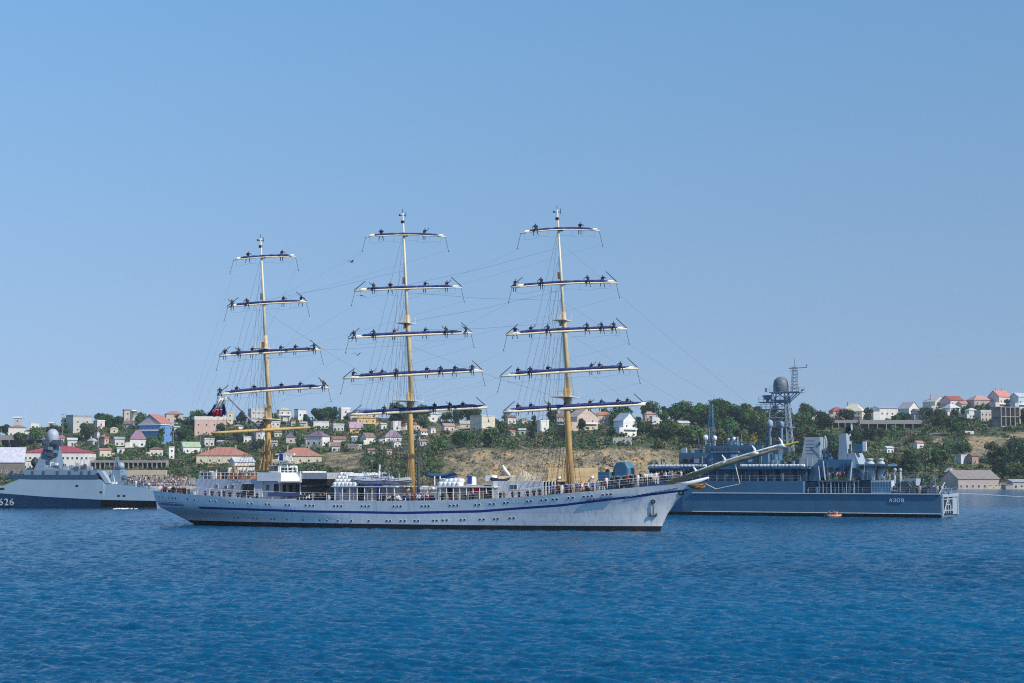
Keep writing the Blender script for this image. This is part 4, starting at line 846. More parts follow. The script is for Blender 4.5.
# windlass, ventilators, blue post
mb = MB(); p = T.L(418.5, 478); mb.tube([(p.x, p.y, sheer(p.x)), T.L(418.5, 457)], [.24, .16], 8); mb.build("ventilator_post", mat("grey blue paint", (.07, .085, .14), .5), ship)
mb = MB(); p = T.L(378.5, 486.5, 5.0); mb.tube([p + V((0, 0, 1)), T.L(379.8, 464.5, 5)], [.26, .10], 8); mb.build("crane_boom", white, ship)
mb = MB(); mb.tube([(p.x, p.y, sheer(p.x)), p], .3, 8); mb.ball(p + V((0, 0, .4)), .72, 12); mb.build("crane_pivot", blue, ship, True)
for px, yb, hgt in ((589, 486, 2), (556, 489, 2.4), (430, 497, 1.8), (405, 497, 1.6), (624, 484, 1.6)):
    p = T.L(px, yb, 1.5); mb = MB(); z0 = sheer(p.x) - .5; mb.tube([(p.x, p.y, z0), (p.x, p.y, z0 + hgt), (p.x + .35, p.y, z0 + hgt + .4), (p.x + .7, p.y, z0 + hgt + .4)], [.16, .16, .22, .3], 8); mb.build("ventilator_cowl", white, ship, True)
mb = MB(); p = T.L(628, 486, 0)
mb.box(p.x - 1.2, p.x + 1.2, -1.6, 1.6, sheer(p.x) - .6, sheer(p.x) + .5); mb.tube([(p.x, -2, sheer(p.x) + .6), (p.x, 2, sheer(p.x) + .6)], .5, 10); mb.build("windlass", navyd, ship)

# ------------------------------------------------------------------ masts and yards
YD = V((math.cos(R(20)), math.sin(R(20)), 0)); YN = V((-YD.y, YD.x, 0))
MASTS = {
 'mizzen': dict(foot=(270, 489), head=(260.5, 238), n=(262.6, 300), d=(265.2, 352), yards=[(233, 260, 296, 256.5, 257), (227, 307, 307, 302, 303.5), (219, 356, 321, 350, 352.5), (217, 395, 329, 387.5, 390), (211, 433, 318, 427, 430)], plat=[(348.5, 1.1), (419, 1.6)], join=(296, 345, 412)),
 'main': dict(foot=(412.5, 489), head=(402.6, 213), yards=[(365, 237, 446, 237, 235), (354, 291, 462, 287.5, 288.5), (348, 338, 472, 333, 335), (343, 378.5, 483, 371, 374.5), (350, 415, 487, 407.5, 411)], plat=[(323, 1.1), (401, 1.7)], join=(280, 325, 400)),
 'fore': dict(foot=(571, 489), head=(557, 209.5), yards=[(520, 233.5, 600, 231, 229.5), (511, 287.5, 617, 282.5, 283.5), (506, 335, 627, 329, 331), (500, 376.5, 638, 368.5, 371.5), (503, 412, 645, 404.5, 408)], plat=[(320, 1.1), (397, 1.7)], join=(275, 322, 396)),
}
MEN = {('mizzen', 0): (248.5, 282.4), ('mizzen', 1): (231.8, 246.5, 283.8, 301.8), ('mizzen', 2): (225, 238.3, 252.6, 281.3, 295.7, 313.3), ('mizzen', 3): (219.8, 237, 254, 281.3, 300.6, 323.5),
 ('main', 0): (381.2, 425.4), ('main', 1): (373, 390.3, 425.7, 447.4), ('main', 2): (353.4, 373.2, 395, 426, 445.4, 465.2), ('main', 3): (354, 371.6, 382.8, 396, 427.2, 440.4, 455.4, 472), ('main', 4): (384, 395.2, 434.4, 449.5, 463),
 ('fore', 0): (535.4, 580.6), ('fore', 1): (515.8, 540.6, 587, 603.2), ('fore', 2): (515.5, 531.3, 547.4, 586.4, 600.8, 613.2), ('fore', 3): (518.4, 530, 548.4, 592, 600, 620), ('fore', 4): (518.4, 531.4, 548.4, 590.6, 602, 618.4, 628)}
YN_ = ["topmost", "second highest", "middle", "second lowest", "lowest"]
rr_ = random.Random(9); MAX = {}
for mn, md in MASTS.items():
    F0 = T.L(*md['foot']); H0 = T.L(*md['head']); F0.z = sheer(F0.x) - 2; zb = T.L(md['foot'][0], md['foot'][1]).z
    def mp(z, F0=F0, H0=H0, zb=zb): return F0 + (V((H0.x, 0, H0.z)) - V((F0.x, 0, zb))) * ((z - zb) / (H0.z - zb)) + V((0, 0, z - F0.z)) - V((0, 0, (H0.z - zb) * ((z - zb) / (H0.z - zb)))) if False else V((F0.x + (H0.x - F0.x) * (z - zb) / (H0.z - zb), 0, z))
    MAX[mn] = mp; j = [T.L(md['foot'][0], q).z for q in md['join']]   # doublings: topgallant, topmast, lower mast head
    mast = MB(); mast.tube([mp(F0.z), mp(j[2] - 2), mp(j[2] + 1.2)], [.54, .46, .40], 14); mast = mast.build("mast", cream, ship, True)
    mb = MB(); o_ = V((.42, 0, 0)); mb.tube([mp(j[2] - 1.5) + o_, mp(j[1]) + o_ * .6, mp(j[1] + 1.5) + o_ * .6], [.40, .33, .28], 12); mb.build("topmast", mat("topmast buff", (.66, .50, .28), .45, stain=(.45, .28, .14), stain_amt=.4, streak=True), mast, True)
    mb = MB(); mb.tube([mp(j[1] - 1) + o_ * .5, mp(j[0]) + o_ * .3, mp(H0.z) + o_ * .1], [.27, .20, .11], 10); mb.build("topgallant_mast", sparc, mast, True)
    mb = MB(); h_ = mp(H0.z); mb.tube([h_ + V((0, 0, -.6)), h_ + V((0, 0, .6))], .05, 4); mb.tube([h_ + V((-.5, 0, -.4)), h_ + V((.6, 0, -.4))], .05, 4); mb.tube([h_ + V((.55, 0, -.7)), h_ + V((.55, 0, .1))], .05, 4)
    mb.ball(h_ + V((-.5, 0, -.3)), .16, 8); mb.box(h_.x - .2, h_.x + .25, -.2, .2, h_.z - 1.6, h_.z - 1.2); mb.build("masthead_gear", rope, mast)
    for z, k in ((j[1], .9), (j[0], .6)):
        mb = MB(); q = mp(z); mb.tube([q + V((-.2, 0, -.5)), q + V((-.2, 0, .5))], .36 * k, 8); mb.build("mast_cap", rust, mast)
    for yy, hw in md['plat']:
        z = T.L(md['foot'][0], yy).z; q = mp(z); mb = MB()
        mb.box(q.x - hw, q.x + hw * .8, -hw * 1.3, hw * 1.3, z - .08, z + .04)
        for a in (-1, 1):
            for c in (-1, 0, 1): mb.tube([(q.x + c * hw * .8, a * hw * 1.2, z), (q.x + c * hw * .8, a * hw * 1.2, z + 1.0)], .03, 4)
            mb.tube([(q.x - hw, a * hw * 1.2, z + 1), (q.x + hw * .8, a * hw * 1.2, z + 1)], .03, 4)
        mb.tube([(q.x - hw, -hw * 1.2, z + 1), (q.x - hw, hw * 1.2, z + 1)], .03, 4)
        mb.tube([(q.x, -hw, z - .1), (q.x, 0, z - 1.3)], .06, 4); mb.tube([(q.x, hw, z - .1), (q.x, 0, z - 1.3)], .06, 4)
        mb.build("top_platform", sparc, mast)
    for yi, (xa, ya, xb, yb, ym) in enumerate(md['yards']):
        zc = T.L(md['foot'][0], ym).z; C0 = T.W(mp(zc) + V((.75, 0, 0)))
        ln = lambda px, py: onplane(px, py, C0, YN)
        A, B = ln(xa, ya), ln(xb, yb); Cn = C0 + V((0, 0, (A.z + B.z) / 2 - C0.z)); Cn = A + (B - A) * ((C0 - A).dot(YD) / (B - A).dot(YD))
        bow = ln((xa + xb) / 2, ym).z - (A.z + B.z) / 2
        def yp(t, A=A, B=B, bow=bow): return A + (B - A) * t + V((0, 0, bow * (1 - (2 * t - 1) ** 2)))
        tl = lambda p: T.dir(p - T.O)
        bare = mn == 'mizzen' and yi == 4; rad = (.12, .15, .19, .21, .235)[yi] * (1.1 if bare else 1)
        mb = MB(); mb.tube([tl(yp(t / 12)) for t in range(13)], [rad * (.55 + .45 * math.sin(math.pi * (.1 + .8 * t / 12))) for t in range(13)], 8); yo = mb.build("yard", cream if bare else sparc, ship, True)
        mb = MB(); q = tl(C0); m0 = mp(q.z); mb.tube([q, (m0.x, 0, q.z)], .2, 6); mb.build("yard_truss", rope, yo)
        if not bare:
            n = 60; a0, a1 = (.07, .93) if yi < 4 else (.05, .97)
            mb = MB(); rows = []
            for k in range(n + 1):
                t = a0 + (a1 - a0) * k / n; lump = .95 + .22 * noise.noise(V((t * 14, yi * 3.7, len(mn)))) + .05 * math.sin(k * 2.1); r_ = (.19, .23, .26, .29, .31)[yi] * lump * (1 if .06 < k / n < .94 else .6)
                c = tl(yp(t)) + V((0, 0, rad * .8 + r_ * .62)); ax = T.dir(YN); rows.append([c + ax * (r_ * math.cos(2 * math.pi * i / 8)) + V((0, 0, r_ * .85 * math.sin(2 * math.pi * i / 8))) for i in range(8)])
            mb.grid(rows, 0, True); mb.build("furled_sail", sailb, yo, True)
            for e_, t0, t1 in ((0, a0 - .035, a0 + .045), (1, a1 - .045, a1 + .035)):
                mb = MB(); mb.tube([tl(yp(t0)) + V((0, 0, -.05)), tl(yp((t0 + t1) / 2)) + V((0, 0, .18)), tl(yp(t1)) + V((0, 0, .22))], [.10, .20, .12], 7); mb.build("sail_clew", sailw, yo, True)
            if yi > 0:
                for sg, t in ((1, .0), (-1, 1.0)):
                    mb = MB(); q = yp(t); e_ = q + YD * (sg * 1.8) + V((0, 0, 1.6)); mb.tube([tl(q + V((0, 0, .1))), tl(e_)], [.08, .06], 5); mb.build("stunsail_boom", mat("boom dark", (.05, .05, .06), .6), yo)
            mb = MB(); fr_ = [tl(yp(.06 + .88 * k / 24) - V((0, 0, .95 + .12 * math.sin(k * math.pi / 4))) + YN * .3) for k in range(25)]; mb.tube(fr_, .010, 4)
            for k in range(0, 25, 4): mb.tube([fr_[k], tl(yp(.06 + .88 * k / 24))], .010, 4)
            mb.build("footrope", rope, yo)
        for t, sg in ((.01, -1), (.99, 1)):
            mb = MB(); q = yp(t); mb.tube([tl(q), tl(q + V((0, 0, -2.2)) + YD * (sg * .55))], .035, 4); mb.ball(tl(q + V((0, 0, -2.25)) + YD * (sg * .56)), .09, 6); mb.build("brace_pendant", rope, yo)
        men = MEN.get((mn, yi), ()); L_ = (B - A).length
        for k, px in enumerate(men):
            P = onplane(px, ym, C0, YN); t = (P - A).dot(YD) / (B - A).dot(YD); q = yp(t) + V((0, 0, rad * .5 + .26))
            side = "aft" if t < .5 else "forward"; sib = [x for x in men if (x < (xa + xb) / 2) == (px < (xa + xb) / 2)]; rank = sorted(sib, key=lambda x: abs(x - (xa + xb) / 2)).index(px)
            where = "alone" if len(sib) == 1 else ("outermost" if rank == len(sib) - 1 else ORD[rank] + " from the mast")
            o = link("person", rr_.choice((ALOFT[0], ALOFT[0], ALOFT[1], ALOFT[1], ALOFT[2])), None, q, (0, 0, math.atan2(YD.y, YD.x) + rr_.uniform(-.25, .25) + (0 if rr_.random() < .6 else math.pi)))
            o.scale = (1.18, 1.18, 1.1)
            tag(o, "sailor bent over %s %s yard, %s on the %s half" % (mn, YN_[yi], where, side), "person", "sailors lined up along the yards")

# bowsprit with netting saddle and stays
B0, B1, B2 = T.L(668, 484), T.L(722, 464.8), T.L(797, 442.4)
mb = MB(); mb.tube([B0, B1, (B1 + B2) / 2 + V((0, 0, -.15)), B2], [.44, .37, .26, .12], 12); bs = mb.build("bowsprit", mat("bowsprit olive buff", (.23, .21, .12), .6, var=.3, scale=1), ship, True)
mb = MB(); mb.tube([T.L(784, 446.4) + V((0, 0, .05)), B2 + V((.15, 0, .04))], [.2, .16], 8); mb.build("bowsprit_tip", mat("yellow paint", (.62, .45, .06), .5), bs)
for px, py in ((696, 471), (725, 459.5), (755, 450), (782, 442.5)):
    q = T.L(px, py + 3); mb = MB(); mb.tube([q + V((-.9, 0, -.2)), q, q + V((.6, 0, -.15))], [.16, .34, .16], 7); mb.tube([q, q + V((-.1, 0, .6)), q + V((-.45, 0, 1.1))], [.24, .18, .06], 6); mb.build("furled_headsail", sailw, bs, True)
mb = MB(); mb.tube([T.L(676, 479), T.L(692, 473), T.L(724, 461.4), T.L(756, 451.6), T.L(782, 443.8)], [.08, .15, .16, .14, .08], 7); mb.build("furled_headsail", sailw, bs, True)
mb = MB(); mb.tube([T.L(735, 463.5), T.L(740, 484)], [.09, .05], 5); mb.tube([T.L(716, 489), T.L(740, 484)], .05, 4); mb.tube([T.L(706, 484), T.L(716, 489)], .05, 4); mb.build("dolphin_striker", sparc, bs)
for sg in (-1, 1):
    mb = MB(); a, c = T.L(672, 480), T.L(730, 462); P = [a + (c - a) * t + V((0, sg * (1.3 - .9 * t), .9)) for t in [i / 8 for i in range(9)]]
    mb.tube(P, .03, 4)
    for p in P: mb.tube([p, (p.x, sg * .3, p.z - 1.0)], .025, 4)
    mb.build("bowsprit_netting", rope, bs)
# standing and running rigging
def chain(x, sg, d=.1):
    xm0, xm1 = interp(STN, 4), interp(STM, 4); return V((x, sg * (half((x - xm0) / (xm1 - xm0), 5) - d), sheer(x) + .3))
for mn, md in MASTS.items():
    mp = MAX[mn]; x0 = T.L(*md['foot']).x; j = [T.L(md['foot'][0], q).z for q in md['join']]; hz = T.L(*md['head']).z
    for sg in (-1, 1):
        mb = MB()
        for k in range(6):
            c = chain(x0 - .2 - k * .95, sg); t = mp(j[2] - .5); mb.tube([c, t + V((0, sg * .3, 0))], .028, 4)
        a0, a1 = chain(x0 - .2, sg), chain(x0 - 4.95, sg); t = mp(j[2] - .5) + V((0, sg * .3, 0))
        for k in range(1, 24): u_ = k / 26; mb.tube([a0 + (t - a0) * u_, a1 + (t - a1) * u_], .014, 3)
        mb.build("shroud", rope, ship)
        mb = MB(); q = mp(j[2] + .2)
        for k in range(4): mb.tube([q + V((.5 - .5 * k, sg * 1.9, 0)), mp(j[1] - .5)], .02, 3)
        mb.build("topmast_shroud", rope, ship)
        mb = MB()
        for k, z in enumerate((j[1] - .3, j[1] + 4, j[0] - .2, j[0] + 3, hz - 3)): mb.tube([chain(x0 - 5.8 - k * .85, sg), mp(z)], .018, 4)
        mb.build("backstay", rope, ship)
mf, mm, mz = MAX['fore'], MAX['main'], MAX['mizzen']; z_ = lambda mn, py: T.L(MASTS[mn]['foot'][0], py).z
stays = []
for py, b in ((300, .97), (330, .80), (392, .62), (240, .995), (355, .45)): stays.append((mf(z_('fore', py)), B0 + (B2 - B0) * b))
for py, to in ((285, mf(z_('fore', 247))), (292, mf(z_('fore', 300))), (330, mf(z_('fore', 322))), (400, V((T.L(571, 489).x - 1.5, 0, 7.5))), (322, mf(z_('fore', 290))), (345, mf(z_('fore', 400)))): stays.append((mm(z_('main', py)), to))
for py, to in ((300, mm(z_('main', 270))), (350, mm(z_('main', 345))), (415, V((T.L(412, 489).x - 1.5, 0, 7.5))), (310, mm(z_('main', 400)))): stays.append((mz(z_('mizzen', py)), to))
for i_, (a, b) in enumerate(stays):
    mb = MB(); mid = (a + b) / 2 - V((0, 0, (a - b).length * .012)); mb.tube([a, mid, b], .008 if i_ < 5 else .012, 4); mb.build("stay", rope, ship)
# braces from the yardarms to the next mast or the rail
for mn, nx in (('fore', 'main'), ('main', 'mizzen'), ('mizzen', None)):
    for yi, (xa, ya, xb, yb, ym) in enumerate(MASTS[mn]['yards']):
        if yi == 4 and mn == 'mizzen': continue
        zc = z_(mn, ym); C0 = T.W(MAX[mn](zc) + V((.75, 0, 0)))
        for px, py in ((xa, ya), (xb, yb)):
            q = T.dir(onplane(px, py, C0, YN) - T.O); mb = MB()
            to = MAX[nx](z_(nx, min(470, ym + 70))) if nx else chain(T.L(180, 490).x, 1 if px == xb else -1)
            mb.tube([q + V((0, 0, -2.2)), to], .008, 3); mb.build("brace", rope, ship)
# gaff and ensign
g0, g1 = mz(z_('mizzen', 424)), T.L(228, 397.5, 0)
mb = MB(); mb.tube([T.L(259, 428.5), g1], [.20, .12], 8); mb.build("gaff", mat("gaff grey", (.32, .30, .32), .5), ship, True)
fg = empty("flag", T.W(T.L(217, 398)), T.rz); tag(fg, "large drooping white, blue and red flag hanging from the mizzen gaff", "flag")
fo = T.L(217, 398)
def cloth(rowsxy, m, name, seed):
    mb = MB(); rows = []
    for (xl, xr, y) in rowsxy:
        rows.append([T.L(xl + (xr - xl) * k / 14, y + .5 * math.sin(k * .9 + seed), .35 * math.sin(k * 1.35 + y * .2 + seed)) - fo for k in range(15)])
    mb.grid(rows); o = mb.build(name, m, fg, True); o.modifiers.new("t", 'SOLIDIFY').thickness = .03; return o
cloth([(219, 227, 397.5), (217, 226, 402), (215.5, 224, 406), (214, 222.5, 409.5)], sailw, "white_stripe", 0)
cloth([(214, 215.5, 404.5), (212.2, 214.2, 408), (209.3, 211.5, 412), (206.8, 208.8, 415.5)], blue, "blue_stripe", 1)
cloth([(222.6, 224.4, 404), (222.6, 225.6, 408), (222.6, 226, 412), (223, 226, 415)], blue, "blue_stripe", 2)
cloth([(214.2, 222.4, 409.6), (211.7, 222.5, 412.5), (209, 222.8, 416.4)], red, "red_stripe", 3)
mb = MB(); mb.tube([T.L(226, 398) - fo, T.L(228, 397.5) - fo], .05, 4); mb.build("halyard", rope, fg)

# ------------------------------------------------------------------ things standing on the tall ship
def on_ship(name, px, py, d, label, cat, group=None, fr=None):
    fr = fr or T; p = fr.L(px, py, d); o = empty(name, fr.W(p), fr.rz); return tag(o, label, cat, group)
def raft_mesh(r=.36, L=1.3):
    mb = MB(); mb.tube([(-L / 2, 0, 0), (-L / 2 + .12, 0, 0), (L / 2 - .12, 0, 0), (L / 2, 0, 0)], [r * .7, r, r, r * .7], 10); c = mb.build("canister", white, None, True); me = c.data; bpy.data.objects.remove(c)
    mb = MB(); 
    for x in (-L * .25, L * .25): mb.tube([(x - .03, 0, 0), (x + .03, 0, 0)], r * 1.04, 10)
    s_ = mb.build("strap", rope); ms = s_.data; bpy.data.objects.remove(s_); return me, ms
RAFT, RSTRAP = raft_mesh()
def raft(loc, rz, label, group, sc=1.0):
    o = empty("life_raft", loc, rz); o.scale = (sc, sc, sc); tag(o, label, "life raft", group); link("canister", RAFT, o); link("strap", RSTRAP, o)
for row in range(4):          # the stepped stack of white canisters aft of the main mast
    for k in range(6 - row):
        p = T.L(336.5 + k * 3.9 + row * 2.1, 484.6 - row * 3.3, 5.3 - row * 1.5)
        raft(T.W(p), T.rz + R(90), "white life raft canister %s in %s row of the stepped stack" % (ORD[k], ["bottom", "second", "third", "top"][row]), "stepped stack of white canisters", 1.1)
mb = MB(); T.pbox(mb, 334, 357, 485.7, 486.3, 5.9, -1); mb.build("raft_cradle", navyd, ship)
for k in range(5):
    for row in range(2):
        p = T.L(442 + k * 4.4 + row * 1.5, 484.3 - row * 3.3, 5 - row * 1.1)
        raft(T.W(p), T.rz + R(90), "white canister %s in %s row beside the galley deckhouse" % (ORD[k], ["lower", "upper"][row]), "white canisters forward of the main mast", 1.15)
def boat(name, px, py, d, L, m, label, cover=None, fr=None, grp=None, wd=.19):
    t = on_ship(name, px, py, d, label, "boat", grp, fr); rows = []
    for i in range(13):
        s = i / 12; b = L * wd * (1 - abs(2 * s - 1) ** 2.6) + .02; z = .25 * (2 * s - 1) ** 2
        rows.append([(L * (s - .5), b * math.sin(a), -.55 * math.cos(a) * L / 6 * (1 - .4 * abs(2 * s - 1) ** 3) + z) for a in [-math.pi / 2 + math.pi * k / 8 for k in range(9)]])
    mb = MB(); mb.grid(rows); mb.build("hull", m, t, True)
    mb = MB(); mb.grid([[V((r[0][0], r[0][1], r[0][2])), V((r[0][0], 0, r[0][2] + (.5 * L / 6 if 0 < i < 12 else .02))), V((r[8][0], r[8][1], r[8][2]))] for i, r in enumerate(rows)]); mb.build("cover", cover or m, t, True)
    mb = MB(); mb.tube([r[0] for r in rows], .05, 5); mb.tube([r[8] for r in rows], .05, 5); mb.build("gunwale", rope, t); return t
lav = mat("lavender boat paint", (.30, .32, .44), .5)
boat("lifeboat", 361, 476.5, 2, 6.0, mat("pale green boat", (.55, .62, .55), .5), "pale covered lifeboat just forward of the stepped canister stack", white)
boat("lifeboat", 373.5, 481, 4.6, 7.6, lav, "lavender grey lifeboat hanging beside the white crane boom", mat("boat cover pale", (.36, .39, .47), .8))
boat("lifeboat", 374, 475.3, .5, 4.6, navyd, "small lifeboat with pale cover behind the lavender lifeboat", mat("boat cover pale green", (.48, .52, .50), .8))
boat("lifeboat", 393.5, 481.5, 4.6, 6.4, lav, "grey lifeboat on davits just aft of the main mast", mat("boat cover grey", (.34, .35, .38), .8))
boat("tender", 501, 480.3, 2.8, 3.6, cl_navy, "dark navy tender lying on the forward deckhouse roof", cl_navy)
boat("tender", 441.5, 476.3, -1.5, 5.2, mat("steel blue boat", (.04, .12, .26), .5), "steel blue covered launch just forward of the main mast", mat("launch cover", (.03, .09, .20), .8))
for px in (366, 382, 389, 399):
    q = T.L(px, 487, 5.3); mb = MB(); mb.tube([q, q + V((0, 0, 2.0)), q + V((0, -.9, 2.7))], [.10, .08, .06], 6); mb.build("davit", navyl, ship)
for px in (434.5, 440):
    q = T.L(px, 487, 4); mb = MB(); mb.tube([q, q + V((0, 0, 1.6))], .1, 6); mb.build("boat_chock", white, ship)
# canvas covered spar on the forward house
t = on_ship("canvas_cover", 522, 480, 2, "long tan canvas cover draped over the forward deckhouse roof", "cover"); o_ = T.L(522, 480, 2); mb = MB(); rows = []
for i in range(25):
    s = i / 24; p = T.L(500 + 45 * s, 480.5 - .6 * math.sin(s * 9) * .4, 2.2) - o_; h_ = .4 + .75 * math.exp(-((s - .52) / .14) ** 2) + .25 * noise.noise(V((s * 7, 0, 2))) + (.4 if s > .9 else 0)
    rows.append([p + V((0, -1.0, -.1)), p + V((0, -.8, h_ * .7)), p + V((0, 0, h_ + .35)), p + V((0, .9, h_ * .6)), p + V((0, 1.1, -.1))])
mb.grid(rows); mb.build("canvas", canv, t, True)
mb = MB(); mb.tube([T.L(502.5, 465.5, 2.2) - o_, T.L(505, 470, 2.2) - o_, T.L(509.5, 475.5, 2.2) - o_], [.18, .28, .2], 6); mb.build("folded_corner", sailw, t, True)
# people along the decks
n_by = {}
def crowd(fr, x0, x1, n, ytop, dfun, where, group, wts, face=0.0):
    cls = list(wts); xs = sorted(x0 + (x1 - x0) * (i + .5 + rp.uniform(-.35, .35)) / n for i in range(n)); seen = {}
    for i, px in enumerate(xs):
        c = rp.choices(cls, [wts[k] for k in cls])[0]; d = dfun(px); p = fr.L(px, ytop, d)
        yield i, px, c, p
def deck_people(x0, x1, n, d, where, wts, zf=None):
    cnt = {}
    for i, px, c, p in crowd(T, x0, x1, n, 490, lambda px: d, where, where, wts):
        cnt[c] = cnt.get(c, 0) + 1
        xm0, xm1 = interp(STN, 4), interp(STM, 4); hh = half((p.x - xm0) / (xm1 - xm0), 5); p.y = -(hh - rp.uniform(.5, 1.3)) if d == 'rail' or True else p.y; p.z = (sheer(p.x) - .75) if zf is None else zf(p.x)
        person(T.W(p), T.rz + rp.uniform(-.6, .6), c, "%s person %s %s, from the stern" % (ORD[cnt[c] - 1], CLOTH[c], where), "people along the sailing ship's rail", 1.05)
deck_people(157, 196, 20, 3, "at the stern rail", {'dark': 5, 'white': 2, 'red': 1})
deck_people(204, 262, 9, 5, "along the aft deckhouse", {'dark': 5, 'white': 1, 'blue': 1})
deck_people(300, 334, 13, 5, "by the dark well", {'dark': 8, 'white': 1, 'tan': 1})
deck_people(382, 436, 22, 5, "at the rail by the main mast", {'dark': 4, 'red': 3, 'blue': 3, 'white': 2, 'tan': 2})
deck_people(440, 492, 9, 5, "by the galley deckhouse", {'red': 2, 'dark': 3, 'tan': 2})
deck_people(496, 545, 7, 5, "by the forward deckhouse", {'red': 1, 'dark': 3, 'tan': 2})
deck_people(552, 604, 20, 5, "round the fore mast foot", {'dark': 4, 'red': 3, 'blue': 3, 'white': 3, 'tan': 2}, lambda x: sheer(x) - .4)
deck_people(606, 676, 26, 3, "on the forecastle", {'white': 5, 'dark': 5, 'red': 2, 'tan': 2}, lambda x: sheer(x) + .05)

# dodger along the rail, rope falls round the mizzen, ratline boards and deck gear
mb = MB(); P = [T.L(268 + i * 3.2, 491.5, 6.75) for i in range(11)]
mb.grid([[p + V((0, -.02, -.75)) for p in P], [p + V((0, 0, -.15)) for p in P]]); o = mb.build("rail_dodger", mat("dodger blue", (.06, .10, .22), .8), ship); o.modifiers.new("t", 'SOLIDIFY').thickness = .03
mb = MB(); rg_ = random.Random(2)
for i in range(15):
    a = T.L(256 + i * 1.15, 470, -1.5 + (i % 4)); b = T.L(263 + i * .55 + rg_.uniform(-2, 1), rg_.uniform(436, 452), -.6 + .3 * (i % 4)); mb.tube([a, (a + b) / 2 + V((rg_.uniform(-.3, .3), 0, 0)), b], rg_.uniform(.05, .12), 5)
mb.build("rope_falls", mat("manila", (.36, .22, .11), .9, var=.4, scale=3), ship)
for mn_, px in (('main', 411), ('fore', 569)):
    mb = MB()
    for i in range(9):
        a = T.L(px - 7 + i * 1.6, 488, -1.5 + (i % 3) * 1.5); mb.tube([a, MAX[mn_](T.L(px, 446 - 3 * (i % 4)).z) + V((-.3, 0, 0))], .035, 4)
    mb.build("rope_falls", mat("manila", (.36, .22, .11), .9), ship)
rg_ = random.Random(6)
for i in range(44):
    px = rg_.choice((rg_.uniform(206, 256), rg_.uniform(404, 434), rg_.uniform(546, 600), rg_.uniform(304, 334))); q = T.L(px, 490, rg_.uniform(-1, 3.6)); z = sheer(q.x) - .7; s = rg_.uniform(.3, .7); h = rg_.uniform(.8, 2.0)
    if px < 260: z = T.L(220, 479, 3).z; h *= .6
    mb = MB(); mb.box(q.x - s, q.x + s, q.y - .4, q.y + .4, z, z + h, 0, .05, .05, .05, .05); mb.tube([(q.x, q.y, z + h), (q.x + .2, q.y, z + h + .6)], .08, 5); mb.build("deck_gear", rg_.choice((navyd, rust, cl_tan, white, black)), ship)
# ------------------------------------------------------------------ the landing ship
Q0 = ground(941, 518)
AZ = Frame(Q0, V((-math.cos(R(27)), math.sin(R(27)), 0)), 1)
lst = empty("landing_ship", AZ.O, AZ.rz); tag(lst, "blue grey naval landing ship with lattice radar mast and square stern gate", "warship")
def ap(px, py, d=0.0): return AZ.L(px, py, d)
zdk = ap(900, 494.2).z; xst = ap(803, 487).x; xbow = ap(592, 490).x; zup = ap(760, 481).z; BW = 14.5
def lhull():
    mb = MB(); xs = [0, xst - .01, xst, xst + 10, xst + 25, xbow - 22, xbow - 14, xbow - 8, xbow - 3, xbow]; L = []
    for x in xs:
        t = clamp((x - (xbow - 22)) / 22); b = (BW / 2) * (1 - t ** 2.2); zt = zdk if x < xst else zup
        yc = -BW / 2; L.append([(x - (1.5 * t), yc + b * .97, -1.5), (x - t, yc + b * .985, .0), (x, yc + b, .62), (x, yc + b, zdk * .6), (x, yc + b, zdk), (x, yc + b, zt), (x, yc - b, zt), (x, yc - b, zdk), (x, yc - b, .6), (x - 1.5 * t, yc - b * .97, -1.5)])
    mb.grid(L, rowmat=lambda a, b: 1 if b < 2 else 0); mb.poly([L[0][i] for i in range(10)])
    return mb.build("hull", [navy, boot], lst)
ah = lhull()
mb = MB(); mb.tube([(0, .06, zdk), (xbow - 22, .06, zdk)], .16, 6); mb.build("rubbing_strake", navyl, lst)
mb = MB(); mb.tube([(0, .05, .72), (xbow - 22, .05, .72)], .10, 6); mb.build("waterline_strake", mat("waterline white", (.5, .5, .5), .5), lst)
a = ap(889, 501.6); lettering("АЗОВ", .98, "name_lettering", white, lst, V((a.x, .08, a.z - .1)), (-1, 0, 0), (0, 0, 1), .04)
# stern gate: frame, door leaf, A-frame and gear on the sunlit stern
mb = MB()
for y in (-.5, -BW + .5): mb.box(-.35, -.01, y - .45, y + .45, .4, zdk)
mb.box(-.4, -.01, -BW, 0, zdk - .55, zdk + .05); mb.build("stern_frame", navyl, lst)
mb = MB(); mb.box(-.22, -.012, -BW + .05, -9.6, .5, zdk - .6); mb.build("stern_gate", navyl, lst)
mb = MB(); mb.box(-.1, -.012, -9.5, -1.0, .5, zdk - .6); mb.build("gate_recess", dark, lst)
mb = MB()
for y0, z0, y1, z1 in ((-1.2, .8, -5.0, zdk - .7), (-9.2, .8, -5.0, zdk - .7), (-3.1, 2.4, -7, 2.4), (-1.4, 3.4, -9.2, 3.4), (-1.2, 1.3, -9.2, 1.3), (-5, .8, -5, zdk), (-3, .8, -3, 2.4), (-7, .8, -7, 2.4)): mb.tube([(-.3, y0, z0), (-.3, y1, z1)], .13, 5)
mb.build("gate_rigging", navyl, lst)
mb = MB(); p = ap(942, 488)
for y in (-.6, -5.0): mb.tube([(.4, y, zdk), (-.2, -2.8, zdk + 2.2)], .12, 5)
for y in (-.3, -5.5, -9, -BW + .3): mb.tube([(-.2, y, zdk), (-.2, y, zdk + 1.1)], .05, 4)
for k in (.55, 1.1): mb.tube([(-.2, -.3, zdk + k), (-.2, -BW + .3, zdk + k)], .04, 4)
mb.build("stern_crane", navyl, lst)
